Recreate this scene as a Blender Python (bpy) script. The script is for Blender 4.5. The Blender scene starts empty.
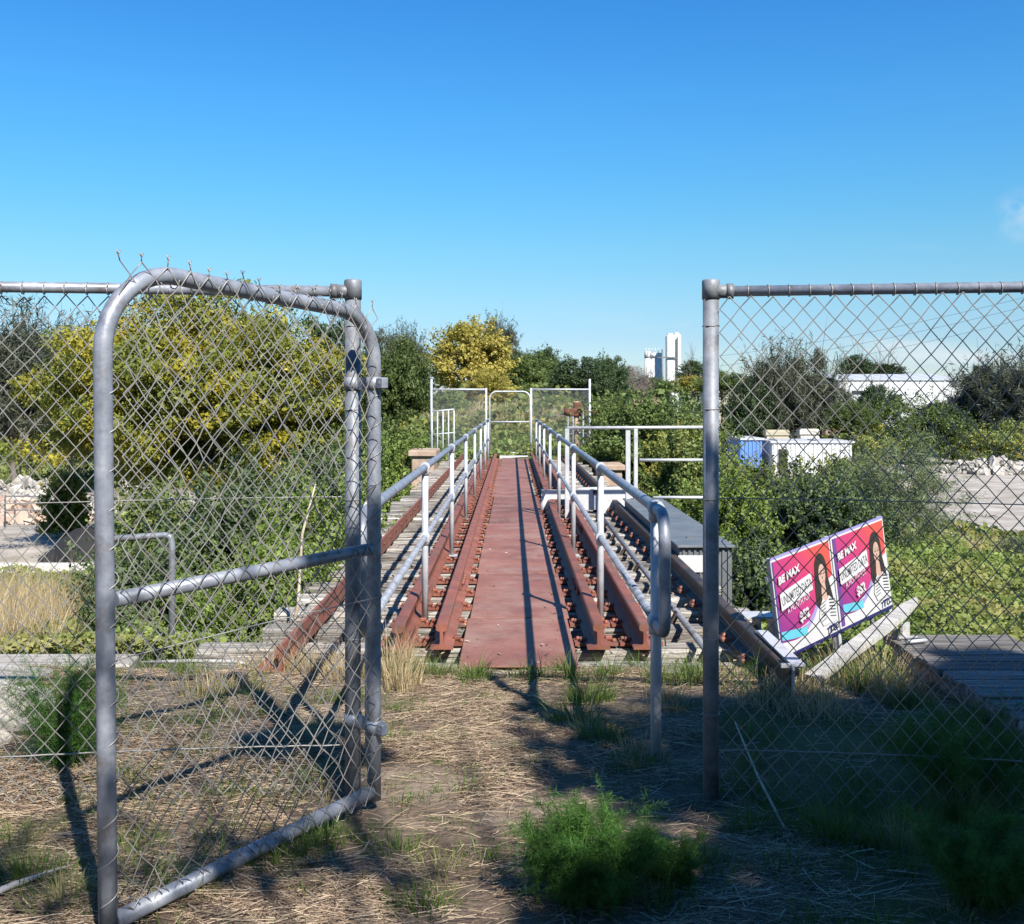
import bpy, math, random
import numpy as np
from mathutils import Vector, Matrix

random.seed(5)
RNG = np.random.default_rng(11)
SC = bpy.context.scene
COL = SC.collection
F, HC, CX, HY = 1050.0, 1.53, 512.0, 402.0      # focal length in px, eye height, principal column, horizon row
R = math.radians


def ss(a, b, x):
    t = np.clip((x - a) / (b - a), 0, 1)
    return t * t * (3 - 2 * t)


# ------------------------------------------------------------------ terrain
_nr = np.random.default_rng(3)
_WV = [(_nr.uniform(-1, 1), _nr.uniform(-1, 1), _nr.uniform(0, 6.28)) for _ in range(14)]


def wob(x, y, s):
    v = 0
    for i, (a, b, p) in enumerate(_WV):
        k = (0.6 + 0.25 * i) / s
        v = v + np.sin((a * x + b * y) * k * 2.2 + p) / (1 + 0.25 * i)
    return v / 4.0


def terr(x, y):
    x = np.asarray(x, float); y = np.asarray(y, float)
    dx = np.maximum(np.maximum(-2.95 - x, x - 3.4), 0); dy = np.maximum(y - 5.9, 0)
    d1 = np.hypot(dx, dy)
    zn = -(0.19 - .085 * ss(1.5, 4.5, x)) * d1
    dxf = np.maximum(np.abs(x) - 2.7, 0); dyf = np.maximum(28.0 - y, 0)
    zf = 0.85 * ss(30, 38, y) + 0.9 * ss(38, 55, y) - 0.42 * np.hypot(dxf, dyf)
    z = np.maximum(np.maximum(zn, zf), -4.0)
    z = z + wob(x, y, 3.0) * 0.16 * ss(0.5, 6, d1) * (1 - ss(28, 40, np.hypot(x, y)))
    z = z + wob(x, y, 0.35) * 0.018 * (1 - ss(2, 8, d1))
    cut = (1 - ss(1.75, 2.3, np.abs(x))) * ss(6.25, 6.9, y) * (1 - ss(27.2, 27.9, y))
    z = z - 1.2 * cut
    return z


def tz(x, y):
    return float(terr(x, y))


def px(x, D):
    return (x - CX) * D / F


def zpx(y, D):
    return HC - (y - HY) * D / F


# ------------------------------------------------------------------ materials
def new_mat(name):
    m = bpy.data.materials.new(name); m.use_nodes = True
    nt = m.node_tree; nt.nodes.clear()
    out = nt.nodes.new('ShaderNodeOutputMaterial')
    return m, nt, out


def N(nt, t, **kw):
    n = nt.nodes.new(t)
    for k, v in kw.items():
        if k.startswith('i_'):
            n.inputs[int(k[2:])].default_value = v
        else:
            setattr(n, k, v)
    return n


def ramp(nt, stops, interp='LINEAR'):
    n = nt.nodes.new('ShaderNodeValToRGB'); cr = n.color_ramp; cr.interpolation = interp
    while len(cr.elements) < len(stops):
        cr.elements.new(0.5)
    for e, (p, c) in zip(cr.elements, stops):
        e.position = p; e.color = (c[0], c[1], c[2], 1)
    return n


def surf(name, cols, scale=8.0, rough=0.6, metal=0.0, bump=0.15, bscale=None, stretch=(1, 1, 1), detail=8, rvar=0.15, dirt=None, spec=0.5, bdist=0.01, stops=(0.3, 0.7), ovar=0.0):
    """layered noise colour + bump on object coordinates"""
    m, nt, out = new_mat(name); L = nt.links.new
    b = N(nt, 'ShaderNodeBsdfPrincipled'); L(b.outputs[0], out.inputs[0])
    tc = N(nt, 'ShaderNodeTexCoord'); mp = N(nt, 'ShaderNodeMapping'); mp.inputs['Scale'].default_value = stretch
    oi = N(nt, 'ShaderNodeObjectInfo')
    ad = N(nt, 'ShaderNodeVectorMath', operation='ADD'); mu = N(nt, 'ShaderNodeMath', operation='MULTIPLY', i_1=37.0)
    L(oi.outputs['Random'], mu.inputs[0]); L(tc.outputs['Object'], ad.inputs[0]); L(mu.outputs[0], ad.inputs[1])
    L(ad.outputs[0], mp.inputs[0])
    no = N(nt, 'ShaderNodeTexNoise'); no.inputs['Scale'].default_value = scale; no.inputs['Detail'].default_value = detail; no.inputs['Roughness'].default_value = 0.65
    L(mp.outputs[0], no.inputs['Vector'])
    n = len(cols)
    r = ramp(nt, [(stops[0] + (stops[1] - stops[0]) * i / max(1, n - 1), c) for i, c in enumerate(cols)])
    L(no.outputs[0], r.inputs[0])
    col = r.outputs[0]
    if dirt:
        dc, dscale, lo, hi = dirt
        n2 = N(nt, 'ShaderNodeTexNoise'); n2.inputs['Scale'].default_value = dscale; n2.inputs['Detail'].default_value = 10; n2.inputs['Roughness'].default_value = 0.7
        L(ad.outputs[0], n2.inputs['Vector'])
        r2 = ramp(nt, [(lo, (0, 0, 0)), (hi, (1, 1, 1))]); L(n2.outputs[0], r2.inputs[0])
        mx = N(nt, 'ShaderNodeMixRGB'); mx.inputs[2].default_value = (*dc, 1)
        L(r2.outputs[0], mx.inputs[0]); L(col, mx.inputs[1]); col = mx.outputs[0]
    if ovar:
        hs = N(nt, 'ShaderNodeHueSaturation'); vr = N(nt, 'ShaderNodeMapRange'); vr.inputs[3].default_value = 1 - ovar; vr.inputs[4].default_value = 1 + ovar
        L(oi.outputs['Random'], vr.inputs[0]); L(vr.outputs[0], hs.inputs['Value']); L(col, hs.inputs['Color']); col = hs.outputs[0]
    L(col, b.inputs['Base Color'])
    b.inputs['Metallic'].default_value = metal
    b.inputs['Specular IOR Level'].default_value = spec
    mr = N(nt, 'ShaderNodeMapRange'); mr.inputs[3].default_value = max(0, rough - rvar); mr.inputs[4].default_value = min(1, rough + rvar)
    L(no.outputs[0], mr.inputs[0]); L(mr.outputs[0], b.inputs['Roughness'])
    nb = N(nt, 'ShaderNodeTexNoise'); nb.inputs['Scale'].default_value = bscale or scale * 3; nb.inputs['Detail'].default_value = 8
    L(mp.outputs[0], nb.inputs['Vector'])
    bp = N(nt, 'ShaderNodeBump'); bp.inputs['Strength'].default_value = bump; bp.inputs['Distance'].default_value = bdist
    L(nb.outputs[0], bp.inputs['Height']); L(bp.outputs[0], b.inputs['Normal'])
    return m


def leaf_mat(name, cols, trans=0.3, nscale=0.5, accent=None, rough=0.55, hue_obj=0.0):
    """leaf colour varies from leaf to leaf; accent = second set of leaf colours growing in patches"""
    m, nt, out = new_mat(name); L = nt.links.new
    ge = N(nt, 'ShaderNodeNewGeometry')
    k = len(cols)
    r = ramp(nt, [(i / max(1, k - 1), c) for i, c in enumerate(cols)]); L(ge.outputs['Random Per Island'], r.inputs[0])
    col = r.outputs[0]
    tc = N(nt, 'ShaderNodeTexCoord')
    no = N(nt, 'ShaderNodeTexNoise'); no.inputs['Scale'].default_value = nscale; no.inputs['Detail'].default_value = 4
    L(tc.outputs['Object'], no.inputs['Vector'])
    if accent:
        acols, lo, hi = accent
        r2 = ramp(nt, [(i / max(1, len(acols) - 1), c) for i, c in enumerate(acols)]); L(ge.outputs['Random Per Island'], r2.inputs[0])
        rm = ramp(nt, [(lo, (0, 0, 0)), (hi, (1, 1, 1))]); L(no.outputs[0], rm.inputs[0])
        mx = N(nt, 'ShaderNodeMixRGB'); L(rm.outputs[0], mx.inputs[0]); L(col, mx.inputs[1]); L(r2.outputs[0], mx.inputs[2]); col = mx.outputs[0]
    if hue_obj:
        oi = N(nt, 'ShaderNodeObjectInfo'); hs = N(nt, 'ShaderNodeHueSaturation')
        mr = N(nt, 'ShaderNodeMapRange'); mr.inputs[3].default_value = 1 - hue_obj; mr.inputs[4].default_value = 1 + hue_obj
        L(oi.outputs['Random'], mr.inputs[0]); L(mr.outputs[0], hs.inputs['Value']); L(col, hs.inputs['Color']); col = hs.outputs[0]
    b = N(nt, 'ShaderNodeBsdfPrincipled'); b.inputs['Roughness'].default_value = rough; b.inputs['Specular IOR Level'].default_value = 0.3
    t = N(nt, 'ShaderNodeBsdfTranslucent'); mx2 = N(nt, 'ShaderNodeMixShader', i_0=trans)
    L(col, b.inputs['Base Color']); L(col, t.inputs['Color'])
    L(b.outputs[0], mx2.inputs[1]); L(t.outputs[0], mx2.inputs[2]); L(mx2.outputs[0], out.inputs[0])
    return m


def flat(name, c, rough=0.5, metal=0.0):
    return surf(name, [tuple(v * 0.93 for v in c), tuple(min(1, v * 1.05) for v in c)], 6, rough, metal, 0.03)


M = {}
M['galv'] = surf('galvanised_steel', [(.165, .18, .215), (.235, .255, .30), (.33, .35, .39)], 14, .48, .25, .10, 60, dirt=((.115, .095, .08), 9, .52, .74))
M['galv_dark'] = surf('weathered_galvanised_steel', [(.13, .14, .16), (.19, .205, .23), (.25, .265, .29)], 14, .55, .2, .12, 60, dirt=((.085, .07, .06), 8, .48, .72))
M['galv_white'] = surf('pale_galvanised_steel', [(.34, .35, .37), (.44, .45, .47), (.52, .53, .54)], 10, .5, .1, .08, 50, dirt=((.35, .32, .28), 5, .6, .85))
M['wire'] = surf('chain_wire', [(.19, .185, .178), (.26, .252, .24), (.33, .32, .30)], 5, .45, .3, .05, 90, dirt=((.25, .19, .13), 3, .62, .8))
M['oxide'] = surf('red_oxide_paint', [(.145, .048, .030), (.21, .070, .044), (.26, .092, .060)], 5, .62, 0, .2, 40, dirt=((.105, .068, .052), 4.5, .5, .68), ovar=.12)
M['plate'] = surf('red_oxide_deck_plate', [(.155, .062, .045), (.212, .088, .064), (.26, .116, .088)], 2.5, .68, 0, .16, 60, dirt=((.265, .165, .13), 2.6, .47, .70), ovar=.14)
M['rust'] = surf('old_rust', [(.05, .025, .016), (.12, .05, .028), (.20, .09, .05)], 12, .85, 0, .4, 40)
M['darkrail'] = surf('dark_oily_rail', [(.022, .018, .016), (.045, .034, .028), (.10, .055, .04)], 6, .6, .1, .25, 30)
M['sleeper'] = surf('weathered_sleeper_wood', [(.07, .06, .05), (.21, .19, .165), (.35, .325, .29), (.48, .455, .415)], 3.4, .9, 0, 1.0, 5, stretch=(.7, 10, 10), stops=(.33, .70), bdist=.03, spec=.2, ovar=.35)
M['sleeper_end'] = M['sleeper']
M['plank'] = surf('grey_timber', [(.16, .145, .125), (.30, .275, .245), (.42, .395, .36)], 3.0, .9, 0, .8, 5, stretch=(.7, 9, 9), bdist=.015, spec=.2)
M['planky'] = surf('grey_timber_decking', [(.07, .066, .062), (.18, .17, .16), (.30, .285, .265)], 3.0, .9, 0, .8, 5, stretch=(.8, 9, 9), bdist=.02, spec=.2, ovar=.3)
M['palewood'] = surf('bleached_timber', [(.26, .255, .24), (.38, .37, .35), (.48, .47, .44)], 3, .8, 0, .5, 9, stretch=(9, .7, 9), spec=.2, dirt=((.22, .2, .17), 3, .55, .75))
M['stone'] = surf('sandstone_block', [(.24, .165, .115), (.36, .26, .19), (.46, .36, .275)], 3, .9, 0, .5, 16, dirt=((.2, .16, .13), 2, .55, .75))
M['concrete'] = surf('old_concrete', [(.40, .38, .35), (.52, .50, .47), (.62, .60, .56)], 3, .9, 0, .4, 20, dirt=((.26, .23, .2), 2, .55, .75))
M['rubble'] = surf('concrete_rubble', [(.22, .195, .165), (.36, .33, .29), (.48, .455, .41)], 1.5, .9, 0, .5, 8)
M['brickrubble'] = surf('brick_rubble', [(.30, .20, .15), (.42, .31, .24), (.50, .42, .35)], 1.5, .9, 0, .5, 8)
M['bark'] = surf('bark', [(.07, .055, .045), (.14, .115, .095), (.22, .19, .165)], 6, .9, 0, .7, 12, stretch=(1, 1, .3))
M['graybark'] = surf('grey_bark', [(.20, .17, .15), (.30, .26, .24), (.38, .34, .31)], 6, .9, 0, .5, 12)
M['stem'] = surf('dry_stem', [(.28, .22, .15), (.42, .36, .28), (.5, .45, .38)], 9, .9, 0, .3, 20)
M['cabinet'] = surf('grey_painted_steel', [(.09, .10, .108), (.125, .136, .144), (.16, .17, .178)], 4, .55, .1, .06, 40, dirt=((.18, .16, .14), 3, .6, .8))
M['whitesteel'] = surf('white_painted_steel', [(.42, .42, .42), (.50, .50, .50), (.56, .56, .55)], 5, .5, 0, .05, 30, dirt=((.28, .24, .20), 5, .55, .8))
M['black'] = surf('black_tarpaulin', [(.006, .006, .008), (.012, .012, .014), (.02, .02, .02)], 4, .9, 0, .5, 6)
M['whitewall'] = surf('white_wall_cladding', [(.46, .46, .46), (.56, .56, .56), (.62, .62, .62)], .6, .6, 0, .1, 4, stretch=(1, 1, .3), dirt=((.36, .32, .28), .9, .52, .75))
M['bluewall'] = flat('blue_container_paint', (.10, .22, .52), .5)
M['roofgrey'] = flat('pale_metal_roof', (.42, .43, .45), .5)
M['siloblue'] = flat('blue_grey_silo', (.16, .25, .48), .5)
M['brown'] = surf('brown_brick_wall', [(.24, .15, .11), (.33, .22, .17), (.38, .27, .21)], 2, .9, 0, .2, 10)
M['glass'] = flat('dark_window_glass', (.03, .035, .04), .15)
M['yellowmach'] = flat('cream_paint', (.40, .36, .26), .7)
M['soil'] = surf('dark_gap', [(.02, .015, .01), (.04, .03, .02)], 8, .95)

M['lf_near'] = leaf_mat('bramble_leaves', [(0.084, 0.134, 0.026), (0.160, 0.222, 0.044), (0.244, 0.306, 0.074)], .35, .8, accent=([(0.152, 0.217, 0.044), (0.305, 0.357, 0.090)], .5, .65))
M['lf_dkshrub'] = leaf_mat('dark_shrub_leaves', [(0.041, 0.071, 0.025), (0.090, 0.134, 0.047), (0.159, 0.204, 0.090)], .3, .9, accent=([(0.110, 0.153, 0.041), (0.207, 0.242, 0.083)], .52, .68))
M['lf_lime'] = leaf_mat('ground_cover_leaves', [(0.095, 0.152, 0.028), (0.178, 0.238, 0.050), (0.261, 0.316, 0.087)], .35, .35, accent=([(0.226, 0.215, 0.063), (0.356, 0.305, 0.125)], .50, .66))
M['lf_olive'] = leaf_mat('olive_shrub_leaves', [(0.075, 0.109, 0.028), (0.149, 0.192, 0.051), (0.248, 0.282, 0.089)], .3, .7, accent=([(0.273, 0.243, 0.037), (0.397, 0.346, 0.076)], .52, .66), hue_obj=.15)
M['lf_dark'] = leaf_mat('dark_tree_leaves', [(0.024, 0.044, 0.015), (0.046, 0.076, 0.028), (0.083, 0.121, 0.046)], .22, .6, hue_obj=.25)
M['lf_mid'] = leaf_mat('green_tree_leaves', [(0.053, 0.085, 0.022), (0.099, 0.144, 0.036), (0.166, 0.206, 0.063)], .32, .6, hue_obj=.25)
M['lf_cas'] = leaf_mat('grey_green_needles', [(.045, .054, .034), (.078, .088, .054), (.125, .132, .085)], .2, .6, hue_obj=.2)
M['lf_casp'] = leaf_mat('pale_grey_green_needles', [(0.085, 0.111, 0.053), (0.137, 0.171, 0.082), (0.194, 0.230, 0.115)], .2, .6)
M['lf_yellow'] = leaf_mat('yellow_flowering_leaves', [(0.097, 0.132, 0.024), (0.174, 0.204, 0.037), (0.256, 0.263, 0.057)], .35, .55, accent=([(0.265, 0.230, 0.021), (0.388, 0.318, 0.026), (0.469, 0.395, 0.057)], .44, .62))
M['lf_gold'] = leaf_mat('golden_tree_leaves', [(.16, .16, .03), (.30, .26, .045), (.42, .35, .07)], .3, .6, accent=([(.36, .30, .06), (.50, .42, .11)], .45, .6))
M['lf_bare'] = leaf_mat('grey_twigs', [(.13, .105, .09), (.19, .155, .135), (.25, .21, .185)], .1, .6)
M['lf_fennel'] = leaf_mat('fennel_fronds', [(0.036, 0.106, 0.014), (0.063, 0.157, 0.025), (0.107, 0.221, 0.045)], .4, 3)
M['lf_grass'] = leaf_mat('green_grass_blades', [(.06, .115, .018), (.10, .165, .03), (.17, .22, .06)], .35, 2.0, accent=([(.26, .23, .10), (.36, .31, .16)], .56, .68))
M['lf_dry'] = leaf_mat('dry_grass_blades', [(.28, .205, .10), (.44, .34, .185), (.60, .49, .30)], .3, 2.0)
M['lf_straw'] = leaf_mat('straw_stalks', [(0.079, 0.050, 0.034), (0.163, 0.112, 0.073), (0.284, 0.207, 0.138), (0.525, 0.415, 0.286)], .1, 2.0)
M['lf_far'] = leaf_mat('distant_leaves', [(.022, .038, .020), (.040, .058, .030), (.065, .082, .042)], .2, .02, accent=([(.06, .075, .03), (.10, .11, .05)], .52, .62))


# ------------------------------------------------------------------ mesh helpers
class MB:
    def __init__(self):
        self.v = []; self.f = []; self.m = []; self.s = []

    def add(self, vs, fs, mat=0, smooth=False):
        o = len(self.v); self.v.extend([tuple(p) for p in vs])
        for f in fs:
            self.f.append(tuple(i + o for i in f)); self.m.append(mat); self.s.append(smooth)

    def box(self, c, s, rot=None, mat=0, jit=0.0, bev=0.0):
        x, y, z = s[0] / 2, s[1] / 2, s[2] / 2
        if bev <= 0:
            vs = [Vector((i * x, j * y, k * z)) for i in (-1, 1) for j in (-1, 1) for k in (-1, 1)]
            fs = [(0, 1, 3, 2), (4, 6, 7, 5), (0, 4, 5, 1), (2, 3, 7, 6), (0, 2, 6, 4), (1, 5, 7, 3)]
        else:
            vs, idx = [], {}
            for i in (-1, 1):
                for j in (-1, 1):
                    for k in (-1, 1):
                        for a in range(3):
                            p = [i * x, j * y, k * z]; sg = (i, j, k)
                            for q in range(3):
                                if q != a: p[q] -= sg[q] * bev
                            idx[(i, j, k, a)] = len(vs); vs.append(Vector(p))
            fs = []
            for a in range(3):
                b, c_ = (a + 1) % 3, (a + 2) % 3
                for sgn in (-1, 1):
                    q = []
                    for (u, w) in ((-1, -1), (1, -1), (1, 1), (-1, 1)):
                        t = [0, 0, 0]; t[a] = sgn; t[b] = u; t[c_] = w; q.append(idx[(*t, a)])
                    fs.append(tuple(q if sgn > 0 else q[::-1]))
            for a in range(3):      # edges
                b, c_ = (a + 1) % 3, (a + 2) % 3
                for u in (-1, 1):
                    for w in (-1, 1):
                        t0 = [0, 0, 0]; t0[b] = u; t0[c_] = w; t1 = list(t0); t0[a] = -1; t1[a] = 1
                        q = [idx[(*t0, b)], idx[(*t1, b)], idx[(*t1, c_)], idx[(*t0, c_)]]
                        fs.append(tuple(q if u * w > 0 else q[::-1]))
            for i in (-1, 1):
                for j in (-1, 1):
                    for k in (-1, 1):
                        q = [idx[(i, j, k, a)] for a in range(3)]
                        fs.append(tuple(q if i * j * k > 0 else q[::-1]))
        if jit:
            vs = [v + Vector((random.uniform(-jit, jit), random.uniform(-jit, jit), random.uniform(-jit, jit))) for v in vs]
        if rot is not None:
            vs = [rot @ v for v in vs]
        c = Vector(c)
        self.add([v + c for v in vs], fs, mat)

    def tube(self, path, r, n=8, caps=True, mat=0, smooth=True, closed=False):
        P = [Vector(p) for p in path]; rs = r if isinstance(r, (list, tuple)) else [r] * len(P)
        k = len(P); T = []
        for i in range(k):
            if closed:
                a, b = P[i - 1], P[(i + 1) % k]
            else:
                a, b = P[max(0, i - 1)], P[min(k - 1, i + 1)]
            t = (b - a)
            T.append(t.normalized() if t.length > 1e-9 else Vector((0, 0, 1)))
        u = T[0].orthogonal().normalized(); vs = []; 
        for i in range(k):
            u = (u - T[i] * u.dot(T[i]))
            u = u.normalized() if u.length > 1e-6 else T[i].orthogonal().normalized()
            w = T[i].cross(u)
            sc = 1.0
            for j in range(n):
                a = 2 * math.pi * j / n
                vs.append(P[i] + (u * math.cos(a) + w * math.sin(a)) * rs[i] * sc)
        fs = []
        for i in range(k if closed else k - 1):
            for j in range(n):
                i2 = (i + 1) % k
                fs.append((i * n + j, i * n + (j + 1) % n, i2 * n + (j + 1) % n, i2 * n + j))
        self.add(vs, fs, mat, smooth)
        if caps and not closed:
            o = len(self.v) - len(vs)
            self.f.append(tuple(o + j for j in range(n))[::-1]); self.m.append(mat); self.s.append(False)
            self.f.append(tuple(o + (k - 1) * n + j for j in range(n))); self.m.append(mat); self.s.append(False)

    def ball(self, c, r, n=10, m=7, sc=(1, 1, 1), mat=0, jit=0.0, smooth=True):
        vs = []; fs = []
        for i in range(m + 1):
            th = math.pi * i / m
            for j in range(n):
                ph = 2 * math.pi * j / n
                q = 1 + random.uniform(-jit, jit)
                vs.append((c[0] + r * sc[0] * q * math.sin(th) * math.cos(ph), c[1] + r * sc[1] * q * math.sin(th) * math.sin(ph), c[2] + r * sc[2] * q * math.cos(th)))
        for i in range(m):
            for j in range(n):
                fs.append((i * n + j, (i + 1) * n + j, (i + 1) * n + (j + 1) % n, i * n + (j + 1) % n))
        self.add(vs, fs, mat, smooth)

    def prism(self, prof, y0, y1, x0=0, z0=0, mat=0, cuts=1):
        k = len(prof); vs = []
        for c in range(cuts + 1):
            y = y0 + (y1 - y0) * c / cuts
            vs += [(x0 + a, y, z0 + b) for a, b in prof]
        fs = []
        for c in range(cuts):
            for i in range(k):
                j = (i + 1) % k
                fs.append((c * k + i, c * k + j, (c + 1) * k + j, (c + 1) * k + i))
        fs.append(tuple(range(k))[::-1]); fs.append(tuple(cuts * k + i for i in range(k)))
        self.add(vs, fs, mat)

    def poly(self, pts, mat=0):
        self.add(pts, [tuple(range(len(pts)))], mat)

    def build(self, name, mats, parent=None, loc=None):
        me = bpy.data.meshes.new(name)
        me.from_pydata(self.v, [], self.f)
        for m in (mats if isinstance(mats, (list, tuple)) else [mats]):
            me.materials.append(m)
        me.polygons.foreach_set('material_index', self.m)
        me.polygons.foreach_set('use_smooth', self.s)
        me.update()
        o = bpy.data.objects.new(name, me); COL.objects.link(o)
        if parent is not None: o.parent = parent
        if loc is not None: o.location = loc
        return o


def tag(o, label=None, cat=None, group=None, kind=None):
    if label: o['label'] = label
    if cat: o['category'] = cat
    if group: o['group'] = group
    if kind: o['kind'] = kind
    return o


def thing(name, label, cat, loc=(0, 0, 0), group=None, rz=0.0, scale=None):
    o = bpy.data.objects.new(name, None); COL.objects.link(o); o.empty_display_size = .1
    o.location = loc; o.rotation_euler = (0, 0, rz)
    if scale: o.scale = scale
    return tag(o, label, cat, group)


def np_mesh(name, V, Fq, mat, parent=None, smooth=False):
    """V (n,3), Fq (m,4) quads"""
    me = bpy.data.meshes.new(name)
    me.vertices.add(len(V)); me.vertices.foreach_set('co', np.ascontiguousarray(V, np.float32).ravel())
    m = len(Fq); k = Fq.shape[1]
    me.loops.add(m * k); me.loops.foreach_set('vertex_index', np.ascontiguousarray(Fq, np.int32).ravel())
    me.polygons.add(m); me.polygons.foreach_set('loop_start', np.arange(0, m * k, k, dtype=np.int32))
    if smooth: me.polygons.foreach_set('use_smooth', np.ones(m, bool))
    me.materials.append(mat); me.update(calc_edges=True); me.validate()
    o = bpy.data.objects.new(name, me); COL.objects.link(o)
    if parent is not None: o.parent = parent
    return o


def unit(a):
    return a / np.maximum(np.linalg.norm(a, axis=1, keepdims=True), 1e-9)


def leaves(C, size, Nrm, aspect=.5, rng=RNG, axis=None):
    """diamond leaf per point; axis = preferred long direction"""
    n = len(C); Nrm = unit(Nrm)
    if axis is None:
        axis = rng.normal(size=(n, 3))
    t = axis - Nrm * np.sum(axis * Nrm, 1, keepdims=True); t = unit(t)
    b = np.cross(Nrm, t); L = np.asarray(size).reshape(-1, 1) * np.ones((n, 1)); W = L * aspect
    V = np.empty((n, 4, 3))
    V[:, 0] = C - t * L * .5; V[:, 1] = C + b * W * .5 + Nrm * W * .18; V[:, 2] = C + t * L * .5; V[:, 3] = C - b * W * .5 + Nrm * W * .18
    return V.reshape(-1, 3), np.arange(n * 4).reshape(-1, 4)


def crown_points(rng, n_leaf, n_clump, rad, clump_r=.24, inner=.35, flat=.75, top_bias=0.15, low_cut=-.75, shag=.0):
    """clumped leaf centres in an ellipsoid of half axes rad, centred at origin"""
    d = unit(rng.normal(size=(n_clump * 3, 3))); d[:, 2] += top_bias; d = unit(d); d = d[d[:, 2] > low_cut][:n_clump]
    rr = inner + (1 - inner) * rng.random((len(d), 1)) ** .55
    lump = 1 + .16 * np.sin(d[:, :1] * 5 + 1) * np.cos(d[:, 1:2] * 4) + .15 * rng.normal(size=(len(d), 1))
    cc = d * rr * lump * (1 - clump_r * .6)
    cr = clump_r * (.55 + .75 * rng.random(len(d)))
    w = cr ** 2; idx = rng.choice(len(d), n_leaf, p=w / w.sum())
    q = unit(rng.normal(size=(n_leaf, 3))); q[:, 2] *= flat
    rad_l = rng.random((n_leaf, 1)) ** .45
    P = cc[idx] + q * rad_l * cr[idx][:, None]
    if shag:      # sprigs that stick out of the outline
        ns = len(d) * 4; sd = unit(rng.normal(size=(ns, 3)) + np.array([0, 0, .5])); si = rng.integers(0, ns, n_leaf); pick = rng.random(n_leaf) < .22
        tt = rng.random(n_leaf) ** .8; k0 = .72 + .2 * np.sin(sd[:, 0] * 6) * np.cos(sd[:, 1] * 5)
        SP = sd[si] * (k0[si] + tt * (shag * (.4 + 1.6 * rng.random(ns)[si])))[:, None] + rng.normal(size=(n_leaf, 3)) * .022 + np.array([0, 0, .06]) * (tt ** 2)[:, None]
        P = np.where(pick[:, None], SP, P)
    Nn = q * 0.9 + rng.normal(size=(n_leaf, 3)) * .55 + np.array([0, 0, .35])
    rad = np.array(rad)
    return P * rad, Nn, cc * rad


def crown_obj(name, mat, rng, n_leaf, n_clump, rad, leaf, aspect=.5, parent=None, loc=(0, 0, 0), droop=0.0, **kw):
    P, Nn, cc = crown_points(rng, n_leaf, n_clump, rad, **kw)
    s = leaf * np.exp(rng.normal(0, .36, len(P)))
    ax = None
    if droop:
        ax = rng.normal(size=P.shape) * .55 + unit(P) * .6 + np.array([0, 0, -droop])
    V, Q = leaves(P, s, Nn, aspect, rng, ax)
    o = np_mesh(name, V + np.array(loc), Q, mat, parent)
    return o, cc + np.array(loc)


def trunk_obj(rng, cc, base, height, r, mat, parent, n_limb=14, name='trunk', lean=(0, 0)):
    mb = MB(); b = Vector(base); top = Vector((base[0] + lean[0], base[1] + lean[1], base[2] + height))
    pts = [b.lerp(top, t) + Vector((math.sin(t * 5 + r * 40) * r * .6, math.cos(t * 4) * r * .5, 0)) for t in np.linspace(0, 1, 7)]
    mb.tube(pts, [r * (1.25 if i == 0 else 1 - .75 * i / 6) for i in range(7)], 9)
    if len(cc):
        for k in rng.choice(len(cc), min(n_limb, len(cc)), replace=False):
            t = .35 + .6 * rng.random(); s = b.lerp(top, t); e = Vector(cc[k])
            mid = s.lerp(e, .5) + Vector((0, 0, .12 * (e - s).length))
            rr = r * (1 - .7 * t) * .55
            mb.tube([s, s.lerp(mid, .55), mid, mid.lerp(e, .5), e], [rr, rr * .8, rr * .6, rr * .4, rr * .15], 6)
            for _ in range(2):
                e2 = e + Vector(rng.normal(size=3) * .2 * (e - s).length)
                mb.tube([mid, mid.lerp(e2, .6) + Vector((0, 0, .03)), e2], [rr * .45, rr * .3, rr * .1], 5)
    return mb.build(name, mat, parent)


# ------------------------------------------------------------------ ground
def axis_lines(segs):
    out = []
    for a, b, s in segs:
        out.append(np.arange(a, b - s * .25, s))
    out.append(np.array([segs[-1][1]]))
    return np.concatenate(out)


xs = axis_lines([(-900, -200, 50), (-200, -60, 10), (-60, -14, 1.5), (-14, -5, .4), (-5, 5, .09), (5, 14, .4), (14, 60, 1.5), (60, 200, 10), (200, 900, 50)])
ys = axis_lines([(-200, -20, 20), (-20, 0, 1.0), (0, 2, .25), (2, 8.5, .09), (8.5, 30, .35), (30, 70, 1.0), (70, 200, 8), (200, 2000, 60)])
XX, YY = np.meshgrid(xs, ys); ZZ = terr(XX, YY)
GV = np.stack([XX, YY, ZZ], -1).reshape(-1, 3); nx, ny = len(xs), len(ys)
ii = (np.arange(ny - 1)[:, None] * nx + np.arange(nx - 1)[None]).ravel()
GQ = np.stack([ii, ii + 1, ii + nx + 1, ii + nx], 1)


def zone_conc(x, y):
    n = wob(x, y, 5) * 2
    left = ss(-9, -12, x + n * .4) * ss(33, 35, y) * (1 - ss(62, 70, y + n))
    right = ss(13, 16, x - n * .6) * ss(40, 46, y + n - .3 * (x - 20)) * (1 - ss(110, 130, y))
    return np.clip(left + right, 0, 1)


def zone_green(x, y):
    near = (x > -3.6) & (x < 3.4) & (y < 6)
    g = ss(5.6, 7.2, y) + ss(3.4, 4.2, x)
    g = np.clip(g + .85 * ss(.75, 1.25, x + .25 * wob(x, y, .6)) * (1 - ss(5.1, 5.6, y)), 0, 1)  # weedy soil at right, also darkened in colour to deepen the shade there
    return g * (1 - zone_conc(x, y))


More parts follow.
